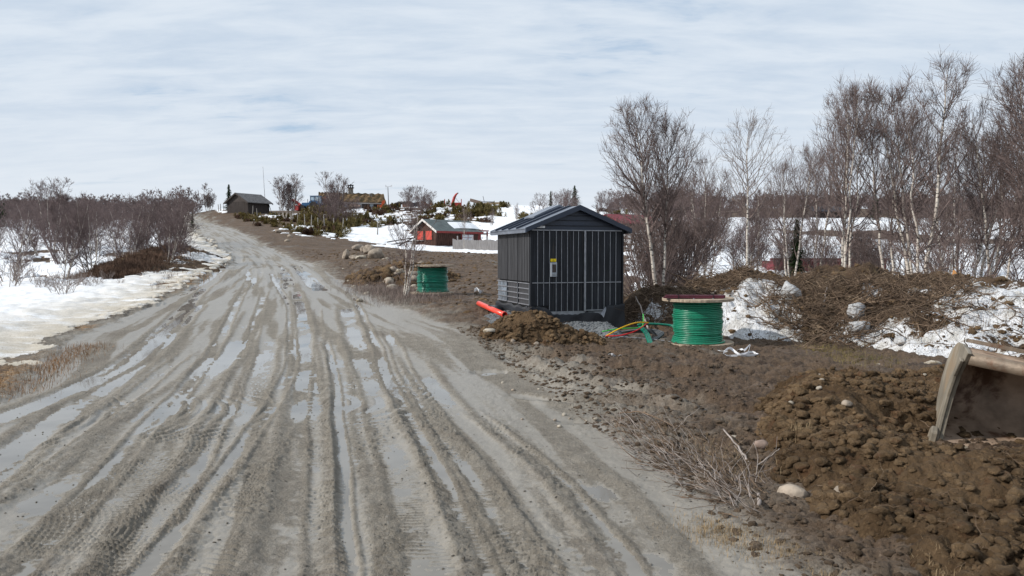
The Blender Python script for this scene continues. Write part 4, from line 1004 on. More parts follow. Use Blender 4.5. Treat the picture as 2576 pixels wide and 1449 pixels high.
stone(2110, 1240, .05, 'grey stone low in the front of the soil heap', pile_h, 'stone')
stone(1995, 1255, .12, 'smooth-sided brown clod at the lower left of the soil heap', pile_h, 'stone')
random.seed(21)
for k in range(26):
    u = random.uniform(965, 1060); v = random.uniform(650, 735); stone(u, v, random.uniform(.08, .24) * (1 if k < 18 else .5), 'stone in the rubble heap behind the small birch', rubble_h, random.choice(['stone', 'stone_pale']), 'stones in the rubble heap')
for k in range(22):
    u = random.uniform(860, 960); v = random.uniform(660, 760); stone(u, v, random.uniform(.05, .12), 'pale stone on the brown verge right of the road', None, 'stone_pale', 'stones on the right verge')
for (u, v, s, lab) in [(700, 560 + 24, .4, 'flat stone on the brown slope beside the upper road'), (730, 597, .35, 'pointed stone halfway down the brown roadside slope'), (722, 608, .3, 'low grey stone near the upper road edge'), (790, 600, .28, 'single stone below the juniper slope')]:
    stone(u, v, s, lab, None, 'stone')
random.seed(31)
for k in range(60):     # pebbles and clods on the yard, all told apart by nothing
    u = random.uniform(1250, 2350); v = random.uniform(895, 1080); stone(u, v, random.uniform(.012, .035), 'small pebble on the churned mud between kiosk and soil heap', None, random.choice(['stone_pale', 'stone']), 'pebbles on the churned mud')
for (u, v, a, b_, c_, lab) in [(1983, 745, .20, .16, .26, 'upright dirty snow block on the bank left of the largest tangle'), (2150, 790, .16, .14, .17, 'snow block below the broken branches'), (2155, 828, .2, .15, .13, 'rounded snow lump at the foot of the bank under the snow block'), (2262, 868, .10, .1, .07, 'small snow lump at the foot of the bank near the oval stone')]:
    p = hit_fn(u, v, bank_h); o = link('snow_block', rock_mesh(int(u), a, b_, c_, M['ice'], .4)); o.location = p + Vector((0, -.05, .03)); tag(o, lab, 'snow block')

# loose clods and grit: nobody could count them
def scatter_clods(name, label, n, posf, smin, smax, mat, seed, zf=top, pw=2.2, flat=.75, sink=.25):
    import bmesh
    rng = np.random.default_rng(seed); bases = []
    for k in range(8):
        b_ = bmesh.new(); bmesh.ops.create_icosphere(b_, subdivisions=2 if smax > .03 else 1, radius=1.0); cut = [(Vector(rng.normal(size=3)).normalized(), .55 + .35 * rng.random()) for _ in range(7)]
        for v in b_.verts:
            p_ = v.co.copy()
            for n_, d_ in cut:
                e = p_.dot(n_) - d_
                if e > 0: p_ -= n_ * e
            v.co = p_ * (1 + .55 * (rng.random() - .5))
        b_.verts.ensure_lookup_table(); b_.faces.ensure_lookup_table()
        bases.append((np.array([v.co[:] for v in b_.verts]), np.array([[v.index for v in f.verts] for f in b_.faces]))); b_.free()
    xy = posf(n, rng); z = zf(xy[:, 0], xy[:, 1]); sz = smin + (smax - smin) * rng.random(n) ** pw; Vs = []; Fs = []; off = 0
    for i in range(n):
        V, F_ = bases[i % 8]; a = rng.random() * 6.28; c_, s_ = math.cos(a), math.sin(a); st = 1 + .5 * rng.random()
        W_ = V * np.array([sz[i] * st, sz[i], sz[i] * flat]); W_ = W_ @ np.array([[c_, s_, 0], [-s_, c_, 0], [0, 0, 1]]) + np.array([xy[i, 0], xy[i, 1], z[i] + sz[i] * (flat * .5 - sink)])
        Vs.append(W_); Fs.append(F_ + off); off += len(V)
    o = link(name, mesh_from(name, np.vstack(Vs), np.vstack(Fs), M[mat])); return tag(o, label, kind='stuff')
def inside(hf, x0, x1, y0, y1, thr=.02):
    def f(n, rng):
        out = np.zeros((0, 2))
        while len(out) < n:
            q = np.column_stack([rng.uniform(x0, x1, 4 * n), rng.uniform(y0, y1, 4 * n)]); out = np.vstack([out, q[(hf(q[:, 0], q[:, 1]) > thr) & (fbm(q[:, 0] * 1.6, q[:, 1] * 1.6, 3, 900) + .35 * rng.random(len(q)) > -.02)]])
        return out[:n]
    return f
M['soil2'] = soil_mat('crumbled_brown_soil', (.070, .044, .023), (.175, .116, .064), (.105, .058, .03))
M['roadgrit'] = soil_mat('road_grit_stone', (.15, .135, .115), (.26, .24, .21), (.2, .18, .15))
M['mudclod'] = soil_mat('grey_mud_clod', (.080, .055, .036), (.150, .112, .080), (.10, .07, .045))
scatter_clods('soil_clods', 'loose brown clods covering the big soil heap under the bucket', 15000, inside(pile_h, 1.5, 5.6, 3.0, 9.0), .004, .054, 'soil2', 601, pw=4.8)
scatter_clods('soil_clods', 'loose brown clods covering the mound in front of the kiosk', 2200, inside(kmound_h, -1.2, 2.2, 11.8, 14.4), .010, .060, 'soil2', 602, pw=3.4)
scatter_clods('soil_clods', 'torn soil clods among the brush on the snow bank', 1100, inside(bank_h, 2.4, 10, 10.5, 18), .012, .075, 'soil2', 603, pw=3.4)
scatter_clods('soil_clods', 'loose soil lumps on the rubble heap behind the small birch', 500, inside(rubble_h, -7, -2, 27, 34), .04, .22, 'soil2', 604)
def yardpos(n, rng):
    y = rng.uniform(3.3, 14, 6 * n); x = xr(y) + rng.gamma(1.3, 1.1, 6 * n) - .2; k = x < 8; return np.column_stack([x[k], y[k]])[:n]
SZf = lambda x, y: np.concatenate([surface(x[i:i + 4000], y[i:i + 4000])[0] for i in range(0, len(x), 4000)])
scatter_clods('mud_clods', 'small clods of churned mud on the yard beside the road', 8000, yardpos, .005, .034, 'mudclod', 605, zf=SZf, pw=3.2, flat=.6, sink=.32)
def roadpos(n, rng):
    y = 3.2 + 9 * rng.random(n) ** 1.5; return np.column_stack([xl(y) + (xr(y) - xl(y)) * rng.random(n), y])
tag(heap_twigs('root_fibres', 420, inside(pile_h, 1.7, 4.8, 3.2, 8.6), (.05, .26), (.0010, .0028), 'debris', np.random.default_rng(43), .2, wob=.12, lift=.03), 'fine torn roots sticking out of the big soil heap', kind='stuff')
tag(heap_twigs('root_fibres', 110, inside(kmound_h, -1, 2, 11.9, 14.2), (.06, .3), (.0015, .004), 'debris', np.random.default_rng(44), .2, wob=.12, lift=.03), 'fine torn roots sticking out of the mound before the kiosk', kind='stuff')
def fieldpos(n, rng):
    y = 14 + 46 * rng.random(8 * n) ** 1.4; x = xr(y) + .8 + rng.random(8 * n) * (14 + y * .1); k = (az_of(x, y) < 1400) & (az_of(x, y) > 560); return np.column_stack([x[k], y[k]])[:n]
scatter_clods('soil_clods', 'brown soil lumps dotted over the field between road, boulders and kiosk', 3200, fieldpos, .012, .10, 'soil2', 608, zf=SZf, pw=3, flat=.5, sink=.3)
scatter_clods('gravel_grit', 'loose crushed stone on the grey gravel heap at the kiosk foot', 3500, inside(gravel_h, -.9, 2.6, 13, 16.5, .0), .008, .030, 'gravel', 607, pw=2)
scatter_clods('road_grit', 'small stones and grit lying on the muddy road', 1500, roadpos, .003, .010, 'roadgrit', 606, zf=SZf)

# ------------------------------------------------------------------ transformer kiosk
KW, KL, KA = 1.93, 2.1, math.radians(18)
K = thing('transformer_kiosk', 'dark slatted transformer kiosk with pitched navy roof, wrapped in black membrane at its foot', 'transformer kiosk', (.345, 14.5, 0), KA)
ZB, ZR, ZT = .62, 1.06, 2.07
MB().box((KW / 2, KL / 2, (ZB + ZT) / 2), (KW - .06, KL - .06, ZT - ZB - .002)).build('carcass', M['cavity'], K)
MB().box((KW / 2, KL / 2, .30), (KW - .02, KL - .02, .64)).build('plinth', M['cavity'], K)
fr = [.0, .075, .138, .2, .27, .327, .39, .453, .507, .575, .658, .723, .79, .855, .918, .985]
def frontpanel(name, i0, i1, z0, extra=None):
    b = MB()
    for i in range(i0, i1):
        a, c = fr[i] * KW + .011, fr[i + 1] * KW - .011
        if i == 0: a = .05
        if i == 9: a += .025
        if i == 8: c -= .02
        b.box(((a + c) / 2, .012, (z0 + ZT) / 2 - .01), (c - a, .03, ZT - z0 - .03))
    o = b.build(name, M['board'], K)
    g = MB()
    for i in range(i0 + (1 if i0 in (0,) else 0), i1):
        x = fr[i] * KW
        if i == 9: continue
        g.box((x, -.004, (z0 + ZT) / 2 - .01), (.011, .014, ZT - z0 - .03))
    g.box(((fr[i0] + fr[i1]) / 2 * KW + (.02 if i0 == 0 else 0), -.0165, ZR), ((fr[i1] - fr[i0]) * KW - .03, .010, .016))
    g.box(((fr[i0] + fr[i1]) / 2 * KW + (.02 if i0 == 0 else 0), -.0165, ZT - .01), ((fr[i1] - fr[i0]) * KW - .012, .012, .02))
    if i0: g.box(((fr[i0] + fr[i1]) / 2 * KW, -.0165, z0), ((fr[i1] - fr[i0]) * KW - .012, .012, .02))
    g.build('trim', M['galv'], o); return o
frontpanel('front_panel', 0, 3, ZB); frontpanel('door', 3, 9, .50); frontpanel('door', 9, 15, .52)
MB().box((.575 * KW, -.024, (.5 + ZT) / 2), (.038, .022, ZT - .5)).build('door_post', M['galv'], K)
MB().box((.025, .008, (ZB + ZT) / 2), (.05, .045, ZT - ZB)).build('corner_post', M['board'], K)
MB().box((KW - .01, .008, (ZB + ZT) / 2), (.03, .045, ZT - ZB)).build('corner_post', M['board'], K)
MB().box((.6 * KW, -.010, .44), (.78 * KW, .02, .10)).build('sill', M['galv'], K)
# hinges
for zh in (.75, 1.35, 1.9): MB().box((.575 * KW + .006, -.040, zh), (.02, .012, .09)).build('hinge', M['galv'], K)
mb = MB().box((.235 * KW, -.045, 1.31), (.125, .06, .27)).build('meter_box', M['greybox'], K, bevel=.006)
MB().box((.235 * KW, -.078, 1.335), (.075, .008, .15)).build('glass', M['window_dark'], mb)
MB().box((.235 * KW, -.079, 1.215), (.11, .008, .03)).build('latch', M['galv'], mb)
sg = MB().box((.235 * KW, -.032, 1.49), (.115, .006, .055)).build('warning_sign', M['yellow'], K)
MB().prism([(-.019, -.016), (.019, -.016), (0, .018)], .003, (.235 * KW, -.0355, 1.49), (1, 0, 0), (0, 0, 1), (0, -1, 0)).build('triangle', M['black'], sg)
MB().prism([(-.012, -.012), (.012, -.012), (0, .009)], .002, (.235 * KW, -.0390, 1.49), (1, 0, 0), (0, 0, 1), (0, -1, 0)).build('triangle_inside', M['yellow'], sg)
np_ = MB().box((.185, -.062, 2.118), (.17, .006, .038)).build('nameplate', M['white'], K)
def text(s, size, loc, rot, mat, parent, name='lettering', bold=False):
    cu = bpy.data.curves.new(name, 'FONT'); cu.body = s; cu.size = size; cu.extrude = .0008; cu.align_x = 'CENTER'; cu.align_y = 'CENTER'
    if bold: cu.offset = .0012
    o = bpy.data.objects.new(name, cu); COL.objects.link(o); bpy.context.view_layer.update()
    me = bpy.data.meshes.new_from_object(o); bpy.data.objects.remove(o); me.materials.append(mat)
    q = link(name, me, parent); q.location = loc; q.rotation_euler = rot; return q
text('ABB', .026, (.150, -.067, 2.118), (math.pi / 2, 0, 0), M['black'], np_, bold=True)
text('Magnum', .018, (.215, -.067, 2.118), (math.pi / 2, 0, 0), M['greybox'], np_)
# side wall: three sections
for s_ in range(3):
    y0 = s_ * KL / 3 + .03; y1 = (s_ + 1) * KL / 3 - .008; b = MB(); n = 7
    for k in range(n):
        a = y0 + (y1 - y0) * k / n; c = y0 + (y1 - y0) * (k + 1) / n - .022
        b.box((.004, (a + c) / 2, (ZR + ZT) / 2 + .01), (.034, c - a, ZT - ZR - .03))
    b.build('side_panel', M['board_side'], K)
    gl = MB().box((.012, (y0 + y1) / 2, (ZB + ZR) / 2), (.014, y1 - y0 - .01, ZR - ZB - .02)).build('vent_grille', M['film' if s_ == 2 else 'board_side'], K)
    g = MB()
    for z_ in np.linspace(ZB + .02, ZR - .012, 5): g.box((-.006, (y0 + y1) / 2, z_), (.022, y1 - y0 - .006, .017))
    g.box((-.004, y0 + .006, (ZB + ZR) / 2), (.018, .012, ZR - ZB - .03)); g.build('bars', M['galv'], gl)
# roof
XO, YO, ZE, ZP = .13, .13, 2.10, 2.545
xm = KW / 2
gab = MB().prism([(.0, ZT), (KW, ZT), (KW, ZE + .02), (xm, ZP - .10), (0, ZE + .02)], KL - .02, (0, .01, 0)).build('gable', M['navy'], K)
g = MB()
for zz_g in (2.15, 2.25, 2.34): 
    wdt = (ZP - .10 - zz_g) / (ZP - .10 - ZE) * KW
    g.box((xm, -.004, zz_g), (max(wdt - .08, .1), .02, .008))
g.build('cladding_joint', M['board'], K)
for sgn in (-1, 1):
    a = Vector((xm, 0, ZP)); e = Vector((xm + sgn * (KW / 2 + XO), 0, ZE)); d = (e - a).normalized(); nn = Vector((d.z * -sgn * -1, 0, 0)); up = Vector((-d.z * sgn, 0, abs(d.x)))
    up = Vector((0, 1, 0)).cross(d) ; up = up if up.z > 0 else -up
    prof = [a, e, e - Vector((0, 0, .085)), a - Vector((0, 0, .10))]
    MB().prism([(p.x, p.z) for p in prof], .05, (0, -YO, 0)).build('fascia', M['navy'], K)
    MB().prism([(p.x, p.z) for p in prof], .05, (0, KL + YO - .05, 0)).build('fascia', M['navy'], K)
    sl = MB().prism([(a.x, a.z - .012), (e.x, e.z - .012), (e.x, e.z - .04), (a.x, a.z - .04)], KL + 2 * YO - .106, (0, -YO + .053, 0)).build('roof_slope', M['roofgrey'], K)
    r = MB()
    for yy_ in (.45, .95, 1.40, 1.85):
        r.bar(a + Vector((0, yy_, .006)), e + Vector((0, yy_, .006)), .05, .035)
    r.build('seam', M['navy'], sl)
    MB().prism([(p.x, p.z) for p in (a + Vector((0, 0, .07)), a.lerp(e, .5) + Vector((0, 0, .05)), a.lerp(e, .5) + Vector((0, 0, .02)), a + Vector((0, 0, .03)))], .62, (0, .95, 0)).build('raised_vent', M['roofgrey'], K)
    MB().box((e.x - sgn * .015, KL / 2, ZE - .055), (.03, KL + 2 * YO - .11, .075)).build('eave_trim', M['roofgrey'], K)
# membrane skirt round the foot, top edge uneven
def skirt():
    V = []; F_ = []; pts = []
    L0 = [(-.03, KL + .05), (-.035, KL * .66), (-.03, KL * .33), (-.035, .2), (-.03, -.035)]
    for i in range(len(L0) - 1):
        for k in range(8): t = k / 8; pts.append((L0[i][0] + (L0[i + 1][0] - L0[i][0]) * t, L0[i][1] + (L0[i + 1][1] - L0[i][1]) * t))
    for k in range(61): pts.append((-.03 + (KW + .06) * k / 60, -.04))
    for k in range(1, 30): pts.append((KW + .035, -.04 + (KL + .08) * k / 29))
    tops = []
    for i, (x, y) in enumerate(pts):
        if y > 0 and x < .5: t = .60 + .02 * math.sin(i * .8)
        elif x < KW:
            f = x / KW
            t = np.interp(f, [-.02, .12, .19, .22, .35, .5, .6, .7, .76, .80, .82, 1.02], [.615, .61, .55, .46, .45, .445, .49, .475, .42, .56, .60, .63]) + .006 * math.sin(i * 1.7)
        else: t = .63
        tops.append(float(t))
    n = len(pts); nz = 12
    for j in range(nz + 1):
        for i, (x, y) in enumerate(pts):
            zt = tops[i]; q = j / nz; zz0 = zt * (1 - q) + (-.06) * q
            bul = .018 * math.sin(i * .45 + j * .5) + .05 * max(0, .5 - abs(q - .75))
            ox, oy = (-1, 0) if (y > -.03 and x < .5) else ((0, -1) if y < -.03 else (1, 0))
            V.append((x + ox * bul, y + oy * bul, zz0))
    for j in range(nz):
        for i in range(n - 1): F_.append((j * n + i, j * n + i + 1, (j + 1) * n + i + 1, (j + 1) * n + i))
    o = MB().add(V, F_).build('membrane_skirt', M['membrane'], K, True); s_ = o.modifiers.new('t', 'SOLIDIFY'); s_.thickness = .012; s_.offset = 1
    # curled flap at the back left corner and torn tongue at the right
    fl = MB(); R_ = .16; vv = []; ff = []
    for j in range(12):
        a = math.pi * j / 11
        for k in range(2): vv.append((-.05 - k * .22 - .05 * math.sin(a), KL * .80 + R_ * 1.6 * math.cos(a), .38 + R_ * math.sin(a)))
    for j in range(11): ff.append((2 * j, 2 * j + 1, 2 * j + 3, 2 * j + 2))
    fl.add(vv, ff).build('loose_flap', M['membrane'], K, True).modifiers.new('t', 'SOLIDIFY').thickness = .01
    MB().add([(.74 * KW, -.06, .45), (.80 * KW, -.05, .59), (.79 * KW, -.10, .52), (.76 * KW, -.12, .38)], [(0, 1, 2), (0, 2, 3)]).build('torn_corner', M['galv'], K)
skirt()

# ------------------------------------------------------------------ cable reels
def reel(name_label, pos, mat, rings, seed, spill):
    rnd = random.Random(seed)
    root = thing('cable_reel', name_label, 'cable reel', pos, rnd.random() * 6)
    R0, h = .605, .80
    def flange(z0, z1, nm, tilt=0.0):
        o = MB().lathe([(R0 - .004, z0), (R0, z0 + .004), (R0, (z0 + z1) / 2 - .002), (R0 - .006, (z0 + z1) / 2), (R0, (z0 + z1) / 2 + .002), (R0, z1 - .004), (R0 - .004, z1)], n=56).build(nm, M['wood_flange'], root)
        b = MB()
        for k in range(8): a = k * .785; b.lathe([(.012, z1), (.012, z1 + .012), (.004, z1 + .016)], (.42 * math.cos(a), .42 * math.sin(a), 0), 8)
        b.build('bolt', M['galv'], o); return o
    flange(.0, .046, 'bottom_flange'); flange(h - .046, h, 'top_flange')
    MB().lathe([(.30, .046), (.30, h - .046)], n=32).build('drum', M['wood_flange'], root)
    c = MB(); zc0, zc1 = .062, h - .065; pr = (zc1 - zc0) / rings; rc = pr * .56
    path = []; per = 44
    for k in range(rings * per + 1):
        a = 2 * math.pi * k / per; lay = k / per; 
        wob = .008 * math.sin(lay * 2.1 + seed) + .006 * math.sin(lay * 5.3) + .004 * math.sin(a * 2 + lay)
        bulge = .05 * max(0, 1 - lay / 2.5) * spill - .012 * math.cos(lay / rings * 6.28)
        i_ = int(lay); f_ = lay - i_; q0_, q1_ = random.Random(i_ * 7 + seed).random(), random.Random(i_ * 7 + 7 + seed).random()
        rr = .400 + wob + bulge + .022 * (q0_ * (1 - f_) + q1_ * f_ - .5); path.append((rr * math.cos(a), rr * math.sin(a), zc0 + pr * lay + .004 * math.sin(a + lay * .7)))
    c.tube(path, rc, 8); 
    c.build('cable', mat, root, True)
    t = MB(); pts = []
    for k in range(34): a = -2.6 + k * .085; rr = .45 + .07 * math.sin(k * .1); pts.append((rr * math.cos(a - .9), rr * math.sin(a - .9), .046 + rc + .002 * k * 0))
    t.tube(pts, rc, 8).build('loose_end', mat, root, True)
    return root
p = at(1757, 13.2); p.z = .055
r1 = reel('near wooden cable reel of bright green cable with dark red boards on top', p, M['cable_green'], 22, 3, 1.0); r1.rotation_euler = (0.0, math.radians(-.6), .4)
p2 = at(1088, 22.4); p2.z = float(SZ(p2.x, p2.y)[0]) + .07
r2 = reel('far wooden cable reel of darker teal cable standing beside the small birch', p2, M['cable_teal'], 17, 5, .6)
r2.scale = (1.05, 1.05, 1.05)
bd = thing('board_bundle', 'bundle of thin dark red boards lying on top of the near cable reel', 'boards', (p.x - .12, p.y - .22, .862), math.radians(-3))
for k in range(8):
    MB().box((.01 * ((k * 5) % 4) - (.03 if k < 3 else 0), -.09 + .056 * (k % 4), .013 + .026 * (k // 4)), (1.0 - .03 * (k % 3), .05, .024)).build('board', M['redboards'], bd)
for x_ in (-.28, .3): MB().box((x_, -.006, .028), (.012, .232, .060)).build('tie', M['black'], bd)
# strap
def ribbon(mb, pts, wd):
    V = []; n = len(pts)
    for i, q in enumerate(pts):
        q = Vector(q); t = (Vector(pts[min(i + 1, n - 1)]) - Vector(pts[max(i - 1, 0)])).normalized(); s_ = t.cross(Vector((0, 1, .25))).normalized() * wd
        if i % 7 > 3: s_ = (s_ + Vector((0, wd * .5, 0)))
        V += [q - s_, q + s_]
    mb.add(V, [(2 * i, 2 * i + 1, 2 * i + 3, 2 * i + 2) for i in range(n - 1)])
def on(u, v, dz): q = gp(u, v); q = hit([(u, v)])[0]; return Vector((q[0], q[1], float(SZ(*q)[0]) + dz))
stp = curve([P(1838, 868, 12.9), P(1850, 882, 12.6), on(1862, 897, .06), on(1872, 903, .09), on(1885, 897, .12), on(1878, 906, .05), on(1845, 909, .03), on(1820, 909, .02), on(1835, 901, .09), on(1860, 903, .05), on(1890, 902, .03), on(1905, 906, .02), on(1870, 911, .02), on(1825, 910, .015)])
b = MB(); ribbon(b, stp, .018); o = b.build('strap', M['strap']); o.modifiers.new('t', 'SOLIDIFY').thickness = .003
tag(o, 'tangled white webbing strap on the soil at the right foot of the near reel', 'strap')
for lst, lab in (([(1532, 905), (1540, 910), (1552, 906), (1562, 912)], 'crumpled white ribbon scrap on the mud in front of the cables'), ([(1808, 893), (1818, 897), (1830, 899)], 'short pale stick-like scrap in front of the near reel')):
    b = MB(); ribbon(b, curve([on(u, v, .03 if k % 2 else .012) for k, (u, v) in enumerate(lst)]), .018); o = b.build('scrap', M['paper']); o.modifiers.new('t', 'SOLIDIFY').thickness = .003; tag(o, lab, 'scrap')
b = MB(); ribbon(b, curve([on(1193, 742, .05), on(1200, 741, .09), on(1208, 743, .04), on(1214, 742, .03)]), .05); o = b.build('scrap', M['paper']); o.modifiers.new('t', 'SOLIDIFY').thickness = .005; tag(o, 'white scrap on the brown field left of the kiosk', 'scrap')

# red pipe
a = P(1204.5, 763, 17.0); c_ = P(1270, 792, 14.9); rt = thing('red_pipe', 'red plastic pipe lying on the soil against the left foot of the kiosk', 'pipe', a)
d = c_ - a; n_ = d.normalized()
MB().tube([(0, 0, 0), d * .5 + Vector((0, 0, -.004)), d], .055, 20, cap=False).build('tube', M['redpipe'], rt, True).modifiers.new('t', 'SOLIDIFY').thickness = .005
MB().tube([d - n_ * .10, d - n_ * .01], [.060, .060], 20, cap=False).build('socket', M['redpipe'], rt, True).modifiers.new('t', 'SOLIDIFY').thickness = .004

# cables beside the kiosk
def cable(pts, r, mat, lab, name='cable', grp='loose cables between kiosk and near reel'):
    c = curve([P(*q) for q in pts], 8); o = MB().tube(c, r, 8).build(name, M[mat], None, True); return tag(o, lab, 'cable', grp)
cable([(1515, 834, 13.4), (1560, 827, 13.5), (1610, 824, 13.7), (1618, 812, 13.9), (1618, 790, 14.4)], .011, 'cable_lime', 'thin light green cable running level from the gravel beside the kiosk')
cable([(1525, 845, 13.2), (1560, 826, 13.3), (1600, 812, 13.6), (1632, 812, 13.8)], .012, 'cable_yellow', 'thin yellow cable arching beside the kiosk')
cable([(1523, 845, 13.2), (1560, 844, 13.2), (1600, 832, 13.4), (1630, 812, 13.8)], .012, 'cable_red', 'thin red cable sagging below the yellow one')
cable([(1604, 817, 13.9), (1650, 815, 14), (1700, 822, 13.9), (1706, 845, 13.5), (1690, 870, 12.9), (1684, 884, 12.8)], .02, 'cable_teal', 'green cable looping out to the right and down into a red pipe end')
cable([(1608, 812, 14), (1660, 816, 14.05), (1712, 826, 13.8), (1714, 846, 13.45), (1692, 876, 12.9), (1682, 884, 12.8)], .016, 'cable_teal', 'second green cable following the outside of the loop')
for k in range(3): cable([(1608 + 3 * k, 822, 13.9), (1622 + 4 * k, 838, 13.6), (1632 + 4 * k, 862, 13), (1640 + 4 * k, 884, 12.75)], .022, 'cable_teal', ['left', 'middle', 'right'][k] + ' strand of the thick green bundle curving down beside the beige stone')
for k in range(4): cable([(1560 + 6 * k, 835, 14.0), (1620 + 5 * k, 828 + 3 * k, 13.8), (1668 - 3 * k, 836 + 3 * k, 13.6), (1655 - 5 * k, 852, 13.4), (1640, 858, 13.3)], .016, 'cable_grey', 'dark grey cable in the coil behind the green bundle')
cable([(1538, 854, 13.6), (1570, 864, 13.2), (1588, 872, 13)], .008, 'cable_purple', 'thin violet cable on the gravel edge')
cable([(1553, 867, 13.3), (1580, 878, 12.9)], .010, 'cable_yellow', 'short yellow cable end near the beige stone')
cable([(1540, 845, 13.6), (1640, 853, 13.3), (1730, 866, 13)], .006, 'galv', 'thin grey wire stretched behind the cables')
for (u, lab) in ((1573, 'left red pipe end beside the beige stone'), (1640, 'red pipe end round the thick green bundle'), (1683, 'red pipe end at the foot of the green cable loop')):
    q = P(u, 886, 12.75); o = MB().tube([q + Vector((0, 0, -.12)), q + Vector((0, .02, .012))], .052, 16, cap=False).build('pipe_end', M['redpipe'], None, True); o.modifiers.new('t', 'SOLIDIFY').thickness = .005; tag(o, lab, 'pipe end', 'red pipe ends beside the kiosk')

# ------------------------------------------------------------------ excavator bucket
ax = Vector((.93, -.374, -.19)).normalized(); eb = Vector((.374, .93, 0)).normalized(); eu = ax.cross(eb).normalized(); eb = eu.cross(ax).normalized()
_t = math.radians(13); eu, eb = eu * math.cos(_t) - eb * math.sin(_t), eb * math.cos(_t) + eu * math.sin(_t)
BO = P(2366, 1104, 6.15)
BR = thing('excavator_bucket', 'worn rusty steel excavator bucket with scuffed side plate coloured sunlit-pale, resting on the soil heap', 'excavator bucket', BO)
m3 = Matrix((ax, eb, eu)).transposed(); BR.rotation_mode = 'QUATERNION'; BR.rotation_quaternion = m3.to_quaternion()
BW = 1.5   # local: x along the width, y back, z up
inner = [(.0, .0), (.22, .01), (.40, .05), (.52, .15), (.58, .30), (.57, .45), (.48, .58), (.34, .68), (.16, .735), (-.06, .76)]
def shell(off, x0, x1):
    outer = []
    for i, (y, z_) in enumerate(inner):
        a = Vector(inner[max(i - 1, 0)]); b_ = Vector(inner[min(i + 1, len(inner) - 1)]); t = (b_ - a).normalized(); outer.append((y + t.y * off, z_ - t.x * off))
    V = [(x0, *q) for q in inner] + [(x1, *q) for q in inner] + [(x0, *q) for q in outer] + [(x1, *q) for q in outer]; n = len(inner)
    F_ = []
    for i in range(n - 1):
        F_ += [(i, i + 1, n + i + 1, n + i), (2 * n + i, 3 * n + i, 3 * n + i + 1, 2 * n + i + 1)]
    F_ += [(0, n, 3 * n, 2 * n), (n - 1, 3 * n - 1, 4 * n - 1, 2 * n - 1)]
    return V, F_
MB().add(*shell(.022, .02, BW)).build('shell', M['steel_in'], BR, True)
front_edge = [(-.02, -.015), (.035, .18), (.05, .36), (.02, .55), (-.07, .70), (-.13, .80)]
outl = front_edge + [(-.06, .80), (.16, .775), (.37, .715), (.52, .61), (.62, .46), (.63, .29), (.56, .12), (.42, .0), (.22, -.035)]
for x_ in (0.0, BW): MB().prism(outl, .03, (x_ - .012, 0, 0), (0, 1, 0), (0, 0, 1), (1, 0, 0)).build('side_plate', M['steel_pale'], BR, bevel=.004)
MB().prism([(-.035, -.03), (.02, .18), (.035, .36), (.0, .55), (-.10, .72), (-.02, .72), (.10, .50), (.14, .33), (.13, .12), (.10, -.03)], .026, (-.040, 0, 0), (0, 1, 0), (0, 0, 1), (1, 0, 0)).build('side_cutter', M['steel_pale'], BR, bevel=.005)
MB().prism([(-.06, -.05), (-.05, .06), (.0, .10), (.06, .05), (.08, -.05)], .05, (-.085, 0, 0), (0, 1, 0), (0, 0, 1), (1, 0, 0)).build('corner_shoe', M['steel_pale'], BR, bevel=.008)
MB().prism([(-.05, -.035), (-.05, -.012), (.12, .004), (.12, -.03)], BW, (-.01, 0, 0), (0, 1, 0), (0, 0, 1), (1, 0, 0)).build('cutting_edge', M['steel_pale'], BR, bevel=.003)
MB().prism([(-.03, -.11), (-.055, -.07), (-.03, -.037), (.16, -.037), (.16, -.09)], .14, (.07, 0, 0), (0, 1, 0), (0, 0, 1), (1, 0, 0)).build('wear_block', M['steel_rust'], BR, bevel=.01)
MB().tube([(.018, -.075, .745), (BW, -.075, .745)], .052, 20).build('lip_tube', M['steel_rust'], BR, True)
for x_ in (.46, 1.05):
    br_ = MB().prism([(-.15, .66), (-.11, .66), (-.05, .80), (.0, .93), (.08, .98), (.14, .90), (.10, .77), (-.08, .775)], .045, (x_, 0, 0), (0, 1, 0), (0, 0, 1), (1, 0, 0)).build('mounting_bracket', M['steel_rust'], BR, bevel=.005)
MB().tube([(.50, .07, .90), (BW, .07, .90)], .034, 16).build('pivot_pin', M['steel_rust'], BR, True)
MB().box((.30, .28, .775), (.5, .3, .03), Matrix.Rotation(-.3, 3, 'X')).build('top_plate', M['steel_rust'], BR)

# ------------------------------------------------------------------ red cabin
cp_ = at(1099, 75); CB = thing('red_cabin', 'small crooked brown cabin with red shutters and grey felt roof', 'cabin', (cp_.x, cp_.y, cp_.z + .05), math.radians(46))
GW, CL, EH, RH = 3.5, 5.6, 1.75, 2.75       # gable width runs +Y (to the left-back), length runs +X
def gable_house_walls(GW, L, EH, RH, fl=.0):
    f = fl; b = MB()
    b.prism([(f, 0), (GW - f, 0), (GW, EH), (GW / 2, RH), (0, EH)], L, (0, 0, 0), (0, 1, 0), (0, 0, 1), (1, 0, 0)); return b
gable_house_walls(GW, CL, EH, RH, .22).build('wall', M['brownwood'], CB)
b = MB()
for k in range(16): y = .3 + (GW - .6) * k / 15; b.box((-.012, y, .42), (.025, .07, .84))
for k in range(16): x = .3 + 3.8 * k / 15; b.bar((x, .21, .0), (x + .02, -.012, EH), .05, .03)
b.build('battens', M['brownwood'], CB)
for y0 in (.62, 1.95):
    fr_ = MB().box((-.03, y0 + .5, 1.22), (.05, 1.10, .98)).build('window_frame', M['brownwood'], CB)
    MB().box((-.065, y0 + .5, 1.22), (.03, .90, .86)).build('shutter', M['shutter'], CB)
MB().box((-.12, 2.45, .72), (.2, 1.1, .05)).build('window_sill', M['picket'], CB)
